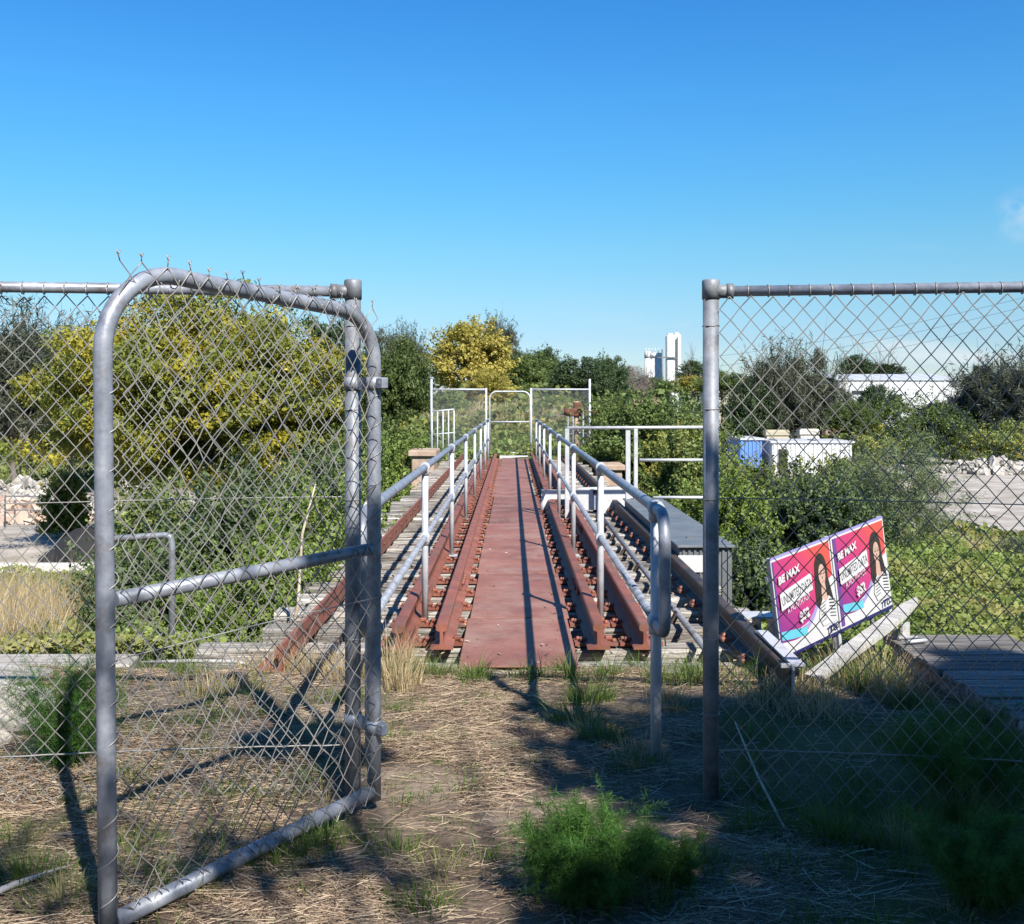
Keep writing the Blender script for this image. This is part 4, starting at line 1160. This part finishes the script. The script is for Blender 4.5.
for q in range(210):
    X, Dd = rng.uniform(-2.6, 2.4), rng.uniform(2.8, 5.8); sp.append((X, Dd, rng.uniform(.05, .14), int(rng.integers(8, 46)), rng.uniform(.04, .12), .0042))
for q in range(150):
    X, Dd = rng.uniform(.85, 3.0), rng.uniform(2.7, 5.1); sp.append((X, Dd, rng.uniform(.08, .2), int(rng.integers(40, 130)), rng.uniform(.07, .20), .005))
for q in range(260):
    X, Dd = rng.uniform(-3.2, -.5), rng.uniform(2.8, 6.6); sp.append((X, Dd, rng.uniform(.06, .18), int(rng.integers(20, 90)), rng.uniform(.05, .15), .0045))
P, H, W, Ln = tufts(sp, rng); V, Q = blades(P, H, W, Ln, rng)
o = np_mesh('green_grass', V, Q, M['lf_grass']); tag(o, 'green grass tufts growing through the straw litter', 'grass', kind='stuff')

sp = []
for (x, y, n, h, r) in ((400, 690, 200, .34, .13), (388, 680, 170, .42, .11), (405, 672, 150, .36, .11), (345, 680, 200, .3, .15), (310, 672, 250, .3, .15), (270, 668, 250, .28, .2), (210, 690, 200, .22, .2), (880, 680, 170, .36, .18), (860, 690, 140, .3, .18), (840, 675, 110, .3, .17), (900, 700, 120, .32, .16), (800, 700, 300, .28, .18), (820, 715, 250, .25, .2), (760, 705, 150, .25, .15), (670, 700, 100, .2, .15), (590, 735, 90, .22, .1), (640, 760, 120, .2, .12)):
    X, Dd = gpx(x, y); sp.append((X, Dd, r, n, h, .005))
for q in range(260):     # tall dry reeds on the left slope
    X, Dd = rng.uniform(-7.8, -4.25), rng.uniform(9.2, 13.5); sp.append((X, Dd, .30, 150, rng.uniform(.7, 1.4), .009))
for q in range(95):
    X, Dd = rng.uniform(-5.4, -3.35), rng.uniform(7.4, 9.6); sp.append((X, Dd, .2, 55, rng.uniform(.55, 1.1), .007))
for q in range(75):     # pale dry grass on the bank beyond the far gate and right slope
    X, Dd = rng.uniform(-2.6, 2.6), rng.uniform(35, 46); sp.append((X, Dd, .7, 50, rng.uniform(.5, 1.0), .045))
for q in range(170):
    X, Dd = rng.uniform(10.5, 17), rng.uniform(22, 36); sp.append((X, Dd, .7, 50, rng.uniform(.3, .7), .03))
P, H, W, Ln = tufts(sp, rng); V, Q = blades(P, H, W, Ln * .7, rng)
o = np_mesh('dry_grass', V, Q, M['lf_dry']); tag(o, 'tall straw coloured dry grass and reeds', 'grass', kind='stuff')
sp = []
for q in range(220):     # lush grass path beyond the far gate
    X, Dd = rng.uniform(-2.4, 2.4), rng.uniform(29.4, 38); sp.append((X, Dd, .5, 60, rng.uniform(.25, .5), .03))
P, H, W, Ln = tufts(sp, rng); V, Q = blades(P, H, W, Ln, rng)
o = np_mesh('bank_grass', V, Q, M['lf_grass']); tag(o, 'green grass on the bank beyond the far closed gate', 'grass', kind='stuff')

# straw litter lying on the ground
n = 300000; X_ = rng.uniform(-3.3, 3.3, n); Y_ = 2.2 + 4.0 * rng.random(n) ** 1.15
dens = ss(-.25, .35, wob(X_ * 1.2, Y_ * 1.2, .42) + .55 * wob(X_, Y_, .16)) * .85 + .07; dens = dens * (1 - .86 * ss(.65, 1.1, X_ + .2 * wob(X_, Y_, .5)) * (1 - ss(5.0, 5.4, Y_)))  # straw thinned at right too, so the shaded ground stays dark
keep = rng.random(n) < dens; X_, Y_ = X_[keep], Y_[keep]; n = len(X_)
a = np.where(rng.random(n) < .6, rng.normal(0, .5, n), rng.uniform(0, 6.28, n)); ln_ = .03 + .19 * rng.random(n) ** 2.6; dirx = np.stack([np.cos(a), np.sin(a)], 1)
wd = (.0009 + .0024 * rng.random(n) ** 3).reshape(-1, 1)
lift = .004 + .022 * rng.random(n) ** 2; bend = rng.normal(0, .10, n)
V = np.empty((n, 6, 3))
for i, t in enumerate((-.5, 0, .5)):
    cxy = np.stack([X_, Y_], 1) + dirx * (ln_ * t)[:, None] + np.stack([-dirx[:, 1], dirx[:, 0]], 1) * (bend * ln_ * (t * t))[:, None] * 2
    zz = terr(cxy[:, 0], cxy[:, 1]) + lift + rng.normal(0, .006, n) * (i != 1)
    sd = np.stack([-dirx[:, 1], dirx[:, 0]], 1) * wd * .5
    V[:, i * 2] = np.concatenate([cxy - sd, zz[:, None]], 1); V[:, i * 2 + 1] = np.concatenate([cxy + sd, zz[:, None] + .001], 1)
bs = np.arange(n)[:, None] * 6
Q = np.concatenate([bs + np.array([0, 1, 3, 2]), bs + np.array([2, 3, 5, 4])], 0)
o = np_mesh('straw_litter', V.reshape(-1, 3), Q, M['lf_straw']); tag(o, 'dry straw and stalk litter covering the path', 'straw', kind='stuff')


# dead leaves blown on to the deck
n = 2600; X_ = rng.uniform(-1.6, 1.6, n); Y_ = 6.0 + 22 * rng.random(n) ** 1.6; zz = np.where(np.abs(X_) < .34, .030, .012) + .006 * rng.random(n)
pl = (np.abs(X_) < .34) & (rng.random(n) > .10 + .5 * ss(.2, .34, np.abs(X_))); X_, Y_, zz = X_[~pl], Y_[~pl], zz[~pl]; n = len(X_)
V, Q = leaves(np.stack([X_, Y_, zz], 1), .018 + .03 * rng.random(n), rng.normal(size=(n, 3)) * .25 + np.array([0, 0, 1.0]), .45, rng)
o = np_mesh('leaf_litter', V, Q, M['lf_straw']); tag(o, 'dead leaves scattered over the bridge deck', 'leaf litter', kind='stuff')


# fennel plants
def fennel(label, x, y, h, r, nst, seed):
    rng = np.random.default_rng(seed); root = thing('fennel_plant', label, 'plant', (x, y, tz(x, y)))
    mb = MB(); Cs, Ax, Ls = [], [], []
    for i in range(nst):
        a = rng.uniform(0, 6.28); ln = h * (.55 + .6 * rng.random()); out_ = r * rng.random() ** .6
        b0 = Vector((rng.normal() * .05, rng.normal() * .05, -.02)); e = Vector((math.cos(a) * out_, math.sin(a) * out_, ln))
        mid = b0.lerp(e, .5) + Vector((0, 0, .12 * ln))
        mb.tube([b0, mid, e], [.003, .0022, .001], 5)
        for k in range(26):      # fronds, each a plume of hair-fine leaflets
            t = .25 + .75 * rng.random(); p = (b0 * (1 - t) + mid * t) * (1 - t) + (mid * (1 - t) + e * t) * t
            d = unit(rng.normal(size=(1, 3)) + np.array([[math.cos(a) * .6, math.sin(a) * .6, .5]]))[0]; fl = h * .32 * (.5 + .7 * rng.random())
            m = 26; tt = rng.random(m)
            cpos = np.array(p) + d * (fl * tt)[:, None] + np.array([0, 0, -.25 * fl]) * (tt ** 2)[:, None]
            ax = rng.normal(size=(m, 3)) * .8 + d * .9
            Cs.append(cpos + unit(ax) * .012); Ax.append(ax); Ls.append(.028 * (1.15 - tt * .6))
    C = np.concatenate(Cs); A = np.concatenate(Ax); Lf = np.concatenate(Ls)
    V, Q = leaves(C, Lf, rng.normal(size=C.shape), .065, rng, A)
    np_mesh('fronds', V, Q, M['lf_fennel'], root); mb.build('stalks', M['lf_fennel'], root)


X, Dd = gpx(592, 905); fennel('feathery green fennel plant in the foreground on the straw path', X, Dd, .245, .22, 95, 1)
X, Dd = gpx(672, 885); fennel('smaller fennel plant in shade right of the large foreground fennel', X, Dd, .13, .10, 16, 2)
X, Dd = gpx(70, 768); fennel('dark green fennel plant by the concrete lump left of the gate', X, Dd, .40, .24, 46, 3)
X, Dd = gpx(965, 800); fennel('fennel plant in deep shade at the foot of the right fence', X, Dd, .30, .34, 50, 4)
X, Dd = gpx(985, 905); fennel('fennel plant in deep shade in the bottom right corner', X, Dd, .24, .26, 40, 5)

# single stalks
mb = MB(); X, Dd = gpx(785, 835); X2, D2 = gpx(735, 770); mb.tube([(X, Dd, .02), ((X + X2) / 2, (Dd + D2) / 2, .09), (X2, D2, .2)], [.006, .005, .003], 6)
o = mb.build('cane', M['stem']); tag(o, 'pale dry cane leaning beside the right gate post', 'cane')
mb = MB(); X, Dd = gpx(12, 895); mb.tube([(X - .08, Dd - .1, .02), (X, Dd, .03), (X + .1, Dd + .15, .02)], [.012, .011, .007], 7)
o = mb.build('stick', M['palewood']); tag(o, 'short pale stick in the grass at the bottom left corner', 'stick')
mb = MB(); x0 = px(298, 7.4); mb.tube([(x0 - .08, 7.2, -.4), (x0, 7.4, .1), (x0 + .03, 7.4, .6), (x0 + .12, 7.42, .95)], [.014, .012, .010, .005], 7)
o = mb.build('bare_sapling', M['stem']); tag(o, 'thin pale leafless sapling stem beside the left deck edge', 'sapling')
mb = MB(); mb.tube([(.95, 6.5, .02), (.93, 6.45, .35), (.86, 6.4, .72)], [.005, .004, .002], 5)
o = mb.build('dry_stalk', M['stem']); tag(o, 'single thin dry stalk by the right running rail end', 'stalk')

# ------------------------------------------------------------------ yards and buildings
def heap(name, label, cx, cy, rx, ry, h, n, s0, s1, mat, seed, g=None):
    rg = np.random.default_rng(seed); mb = MB(); g = tz(cx, cy) if g is None else g
    for i in range(n):
        a = rg.uniform(0, 6.28); t = rg.random() ** .5; x, y = math.cos(a) * rx * t, math.sin(a) * ry * t
        z = h * (1 - t ** 1.5) * (.75 + .4 * rg.random()); s = s0 + (s1 - s0) * rg.random() ** 2
        rot = Matrix.Rotation(rg.uniform(0, 6), 3, Vector(rg.normal(size=3)).normalized())
        mb.box((cx + x, cy + y, g + z), (s * rg.uniform(.6, 1.3), s * rg.uniform(.5, 1), s * rg.uniform(.35, .8)), rot=rot, jit=s * .1)
        if z > .5: mb.box((cx + x, cy + y, g + z * .4), (s * 1.3, s * 1.2, z * .8), rot=Matrix.Rotation(a, 3, 'Z'), jit=s * .12)
    o = mb.build(name, mat); tag(o, label, 'rubble heap', kind='stuff')


heap('white_rubble_heap', 'long heap of white broken concrete in the left yard', px(22, 54), 54, 3.6, 1.8, 1.35, 330, .15, .75, M['rubble'], 1)
heap('brown_rubble_heap', 'heap of brown broken brick in front of the white rubble', px(10, 49), 49, 3.8, 1.8, 1.0, 200, .2, .6, M['brickrubble'], 2)
heap('concrete_rubble_heap', 'heap of pale broken concrete at the right yard', px(992, 82), 82, 4.2, 2.5, .95, 260, .25, .8, M['rubble'], 3)
heap('low_rubble_heap', 'low heap of grey rubble behind the pale wattle', px(900, 70), 70, 3.0, 2, .9, 120, .3, .9, M['rubble'], 4)
heap('gate_rubble_heap', 'pale rubble heap showing under the yellow tree crown', px(142, 52), 52, 1.9, 1.4, 1.6, 120, .2, .7, M['rubble'], 5)
mb = MB(); D = 34.2; mb.box(((px(-30, D) + px(92, D)) / 2, D, -3.95), (px(92, D) - px(-30, D), .4, .45), bev=.03)
o = mb.build('yard_kerb', M['concrete']); tag(o, 'pale concrete kerb wall along the near side of the left yard', 'wall')
mb = MB(); X = px(80, 36); mb.ball((X, 36.5, -4.1), 1.0, 16, 10, sc=(1.15, 1.0, 1.25), jit=.05); mb.ball((X - .9, 36.2, -4.1), .5, 12, 8, sc=(1.3, .9, 1.1), jit=.05)
o = mb.build('tarpaulin_mound', M['black']); tag(o, 'black tarpaulin covered mound at the edge of the left yard', 'mound')
yf = thing('yard_railing', 'small grey pipe rail frame in front of the brown rubble in the left yard', 'railing', (px(5, 46), 46, -4))
mb = MB(); mb.tube([(0, 0, 0), (0, 0, 1.4), (1.9, 0, 1.4), (1.9, 0, 0)], .04, 6); mb.tube([(0, 0, .8), (1.9, 0, .8)], .03, 6); mb.build('pipe_frame', M['galv_dark'], yf)
mb = MB(); mb.box((1.75, -.05, 1.1), (.35, .02, .45)); mb.build('notice_board', M['whitesteel'], yf)
yw = thing('white_bags', 'row of white bulk bags along the back of the left yard', 'bags', (px(30, 58), 58, -4))

for ob in [yw]: bpy.data.objects.remove(ob)


def shed(name, label, cat, x0, x1, y0, y1, z0, z1, wall, roof=None, ridge=0.0, ribs=0.0, doors=(), windows=()):
    root = thing(name, label, cat, (x0, y0, z0)); W, Dp, H = x1 - x0, y1 - y0, z1 - z0
    mb = MB(); mb.box((W / 2, Dp / 2, H / 2), (W, Dp, H))
    if ribs:
        for q in np.arange(ribs / 2, W, ribs): mb.box((q, -.03, H / 2), (ribs * .45, .06, H - .1))
    mb.build('wall', wall, root)
    if roof:
        mb = MB(); e = .3
        if ridge:
            v = [(-e, -e, H), (W + e, -e, H), (W + e, Dp + e, H), (-e, Dp + e, H), (-e, Dp / 2, H + ridge), (W + e, Dp / 2, H + ridge)]
            v = [(a, b_, c + .02) for a, b_, c in v] + [(a, b_, c + .2) for a, b_, c in v]
            mb.add(v, [(0, 1, 5, 4), (4, 5, 2, 3), (6, 10, 11, 7), (10, 9, 8, 11), (0, 6, 7, 1), (3, 2, 8, 9), (0, 4, 10, 6), (4, 3, 9, 10), (1, 7, 11, 5), (5, 11, 8, 2)])
        else:
            mb.box((W / 2, Dp / 2, H + .08), (W + e, Dp + e, .16))
        for q in np.arange(.5, W, 3.0): mb.box((q, Dp * .25, H + ridge * .5 + .2), (.12, Dp * .5, .10), rot=Matrix.Rotation(math.atan2(ridge, Dp / 2), 3, 'X'))
        mb.build('roof', roof, root)
    for (a, b_, c, d) in doors:
        mb = MB(); mb.box(((a + b_) / 2, -.09, (c + d) / 2), (b_ - a, .06, d - c)); mb.build('door', M['black'], root)
    for (a, b_, c, d) in windows:
        mb = MB(); mb.box(((a + b_) / 2, -.08, (c + d) / 2), (b_ - a, .06, d - c)); mb.build('window', M['glass'], root)
    return root


D = 230
wh = shed('warehouse', 'long white warehouse with a pale roof behind the right fence', 'warehouse', px(838, D), px(957, D), D, D + 30, -4, zpx(380.5, D), M['whitewall'], M['roofgrey'], 1.6, 1.2, windows=((3.0, 9, 7.2, 8.0), (11, 14, 5.5, 7.2)))
D = 82
shed('site_shed', 'white ribbed container shed in the right yard', 'shed', px(772, D), px(852, D), D, D + 5, zpx(476, D), zpx(443, D), M['whitewall'], M['roofgrey'], 0, .35, doors=((.5, 1.2, .2, 2.1),))
D = 83
shed('shipping_container', 'blue shipping container left of the white container shed', 'container', px(740, D), px(762, D), D, D + 5, zpx(468, D), zpx(440, D), M['bluewall'], M['roofgrey'], 0, .3)
D = 95
for (a, b_, y0, y1, mat, nm, lab) in ((766, 790, 436, 430, 'yellowmach', 'skip_bin', 'cream coloured open bin behind the white container shed'), (800, 820, 435, 429, 'concrete', 'pallet_stack', 'grey stack of pallets right of the cream bin'), (826, 842, 435, 430, 'brown', 'crate_stack', 'brown stack of crates behind the shed, right of the grey pallets')):
    w = (b_ - a) * D / F; z0 = -4; z1 = zpx(y1, D); t = thing(nm, lab, 'stack' if 'stack' in nm else 'bin', (px(a, D), D, z0))
    mb = MB(); n = 5
    for q in range(n):
        mb.box((w / 2 + .05 * math.sin(q * 3), .6, (q + .5) * (z1 - z0) / n), (w * (1 - .04 * (q % 2)), 1.2, (z1 - z0) / n * .7), bev=.03)
        mb.box((w / 2, .6, (q + .5) * (z1 - z0) / n), (w * .9, 1.0, (z1 - z0) / n))
    mb.build('stacked_layers' if 'stack' in nm else 'shell', M[mat], t)

D = 300
sl = thing('silo_tower', 'tall twin white silo tower on the skyline', 'silo', (px(672, D), D, -4))
for (a, b_, ytop, yo) in ((666, 674.5, 335.5, 0.0), (673.5, 681, 334.5, .9)):
    r = (b_ - a) / 2 * D / F; x = px((a + b_) / 2, D) - px(672, D); mb = MB(); h = zpx(ytop, D) + 4
    mb.box((x, yo, h / 2), (2 * r, 2.4, h), bev=.25); mb.box((x, yo, h + .3), (1.2 * r, 1.2, .6), bev=.1); mb.build('silo', M['whitewall'], sl)
mb = MB(); mb.box((1.35, -1.0, 13), (.4, .4, 22)); mb.box((-1.6, -1.6, 18.2), (5.5, .25, .3)); mb.tube([(-3.0, -1.6, 4), (-3.0, -1.6, 20.5)], .25, 8); mb.build('ladder_pipe', M['cabinet'], sl)
s2 = thing('storage_silo', 'shorter blue grey storage silo left of the white silo tower', 'silo', (px(657, D), D + 6, -4))
mb = MB(); h = zpx(352, D) + 4
for x, r in ((-1.9, .9), (.6, 1.9)): mb.tube([(x, 0, 0), (x, 0, h - 1.5)], r, 18)
mb.build('shell', M['whitewall'], s2)
mb = MB(); mb.tube([(.6, 0, 6), (.6, 0, h * .62)], 1.93, 18); mb.build('blue_band', M['siloblue'], s2)  # blue grey band round the middle of the shell
mb = MB(); mb.tube([(.6, 0, h - 1.5), (.6, 0, h)], [1.95, 1.8], 18); mb.tube([(-1.9, 0, h - 1.5), (-1.9, 0, h + .5)], .95, 14)
for q in range(5): mb.tube([(-2.6 + q * .9, -1.5, h), (-2.6 + q * .9, -1.5, h + 1.4)], .08, 5)
mb.build('top_housing', M['whitewall'], s2)
D = 250
shed('brick_building', 'low brown brick building in front of the silos', 'building', px(630, D), px(668, D), D, D + 12, -4, zpx(388, D), M['brown'], M['roofgrey'], 0)
shed('white_annex', 'small white building at the foot of the silo tower', 'building', px(669, D), px(676, D), D - 4, D + 6, -4, zpx(391, D), M['whitewall'], M['roofgrey'], 0)
D = 240
shed('cream_building', 'low cream building behind the right gate post', 'building', px(712, D), px(752, D), D + 3, D + 15, -4, zpx(376, D), M['yellowmach'], M['roofgrey'], 0)
# power lines crossing the sky at the right
for q, (ya, yb, lab) in enumerate(((368, 318, 'thin overhead power line at the right, lowest of three'), (356, 306, 'thin overhead power line at the right, middle of three'), (346, 297, 'thin overhead power line at the right, highest of three'))):
    mb = MB(); a = Vector((px(700, 170), 170, zpx(ya + 12, 170))); b_ = Vector((px(1120, 120), 120, zpx(yb - 25, 120)))
    mb.tube([a.lerp(b_, t) - Vector((0, 0, 5 * t * (1 - t))) for t in np.linspace(0, 1, 24)], .022, 5)
    o = mb.build('power_line', M['galv_dark']); tag(o, lab, 'power line', 'overhead power lines')

# ------------------------------------------------------------------ light, sky, camera
sun_dir = Vector((.47, -.915, 1.0)).normalized()
el = math.asin(sun_dir.z); az = math.atan2(sun_dir.x, sun_dir.y)
sd = bpy.data.lights.new('sun', 'SUN'); sd.energy = 4.9; sd.angle = R(.53); sd.color = (1, .95, .87)
so = bpy.data.objects.new('sun', sd); COL.objects.link(so); so.rotation_euler = sun_dir.to_track_quat('Z', 'Y').to_euler(); so.location = (10, -20, 30)

w = bpy.data.worlds.new('World'); SC.world = w; w.use_nodes = True; nt = w.node_tree; nt.nodes.clear(); L = nt.links.new
out = nt.nodes.new('ShaderNodeOutputWorld'); bg = N(nt, 'ShaderNodeBackground'); bg.inputs[1].default_value = .09
sk = N(nt, 'ShaderNodeTexSky', sky_type='NISHITA'); sk.sun_disc = False; sk.sun_elevation = el; sk.sun_rotation = az
sk.air_density = 1.0; sk.dust_density = .1; sk.ozone_density = 1.6; sk.altitude = 20
tc = N(nt, 'ShaderNodeTexCoord'); mp = N(nt, 'ShaderNodeMapping'); mp.inputs['Scale'].default_value = (1.0, 1.0, 5.0)
L(tc.outputs['Generated'], mp.inputs[0])
no = N(nt, 'ShaderNodeTexNoise'); no.inputs['Scale'].default_value = 3.2; no.inputs['Detail'].default_value = 9; no.inputs['Roughness'].default_value = .6; L(mp.outputs[0], no.inputs['Vector'])
rp_ = ramp(nt, [(.56, (0, 0, 0)), (.78, (1, 1, 1))]); L(no.outputs[0], rp_.inputs[0])
sx = N(nt, 'ShaderNodeSeparateXYZ'); L(tc.outputs['Generated'], sx.inputs[0])
lo = N(nt, 'ShaderNodeMapRange', interpolation_type='SMOOTHSTEP'); lo.inputs[1].default_value = .16; lo.inputs[2].default_value = .02; L(sx.outputs[2], lo.inputs[0])
ri = N(nt, 'ShaderNodeMapRange', interpolation_type='SMOOTHSTEP'); ri.inputs[1].default_value = .0; ri.inputs[2].default_value = .35; L(sx.outputs[0], ri.inputs[0])
k1 = N(nt, 'ShaderNodeMath', operation='MULTIPLY'); L(rp_.outputs[0], k1.inputs[0]); L(lo.outputs[0], k1.inputs[1])
k2 = N(nt, 'ShaderNodeMath', operation='MULTIPLY'); L(k1.outputs[0], k2.inputs[0]); L(ri.outputs[0], k2.inputs[1])
# one small wisp of cloud at the right
vd = N(nt, 'ShaderNodeVectorMath', operation='DISTANCE'); wd_ = Vector(((1030 - CX) / F, 1, (HY - 215) / F)).normalized(); vd.inputs[1].default_value = wd_; L(tc.outputs['Generated'], vd.inputs[0])
wr = N(nt, 'ShaderNodeMapRange', interpolation_type='SMOOTHSTEP'); wr.inputs[1].default_value = .035; wr.inputs[2].default_value = .0; L(vd.outputs[1], wr.inputs[0])
nw_ = N(nt, 'ShaderNodeTexNoise'); nw_.inputs['Scale'].default_value = 60; nw_.inputs['Detail'].default_value = 8; L(tc.outputs['Generated'], nw_.inputs['Vector'])
rw_ = ramp(nt, [(.38, (0, 0, 0)), (.7, (.42, .42, .42))]); L(nw_.outputs[0], rw_.inputs[0])
k3 = N(nt, 'ShaderNodeMath', operation='MULTIPLY'); L(wr.outputs[0], k3.inputs[0]); L(rw_.outputs[0], k3.inputs[1])
k4 = N(nt, 'ShaderNodeMath', operation='MAXIMUM'); L(k2.outputs[0], k4.inputs[0]); L(k3.outputs[0], k4.inputs[1])
tn = N(nt, 'ShaderNodeMixRGB', blend_type='MULTIPLY', i_0=1.0); tn.inputs[2].default_value = (.84, .97, 1.12, 1); L(sk.outputs[0], tn.inputs[1])
hs = N(nt, 'ShaderNodeHueSaturation'); hs.inputs['Saturation'].default_value = 1.22; L(tn.outputs[0], hs.inputs['Color'])
zr = N(nt, 'ShaderNodeMapRange'); zr.inputs[1].default_value = 0; zr.inputs[2].default_value = .4; L(sx.outputs[2], zr.inputs[0])
er = ramp(nt, [(0, (.53, .53, .62)), (.148, (.562, .572, .629)), (.24, (.639, .668, .638)), (.36, (.672, .777, .691)), (.47, (.646, .846, .772)), (.58, (.636, .881, .852)), (.69, (.626, .904, .909)), (.885, (.569, .878, .955))]); L(zr.outputs[0], er.inputs[0])
ml = N(nt, 'ShaderNodeMixRGB', blend_type='MULTIPLY', i_0=1.0); L(hs.outputs[0], ml.inputs[1]); L(er.outputs[0], ml.inputs[2])
mx = N(nt, 'ShaderNodeMixRGB'); mx.inputs[2].default_value = (5.2, 5.4, 5.7, 1); L(k4.outputs[0], mx.inputs[0]); L(ml.outputs[0], mx.inputs[1])
L(mx.outputs[0], bg.inputs[0]); L(bg.outputs[0], out.inputs[0])

cd = bpy.data.cameras.new('camera'); cam = bpy.data.objects.new('camera', cd); COL.objects.link(cam)
cam.location = (0, 0, HC); cam.rotation_euler = (R(90), 0, 0); cd.sensor_fit = 'HORIZONTAL'; cd.sensor_width = 36; cd.lens = F / 1024 * 36
cd.shift_y = -(462 - HY) / 1024; cd.clip_start = .05; cd.clip_end = 4000
SC.camera = cam
SC.view_settings.view_transform = 'Standard'; SC.view_settings.look = 'None'; SC.view_settings.exposure = .95; SC.view_settings.gamma = 1
SC.render.engine = 'CYCLES'; SC.cycles.max_bounces = 6; SC.cycles.diffuse_bounces = 3; SC.cycles.transmission_bounces = 2; SC.cycles.use_denoising = True
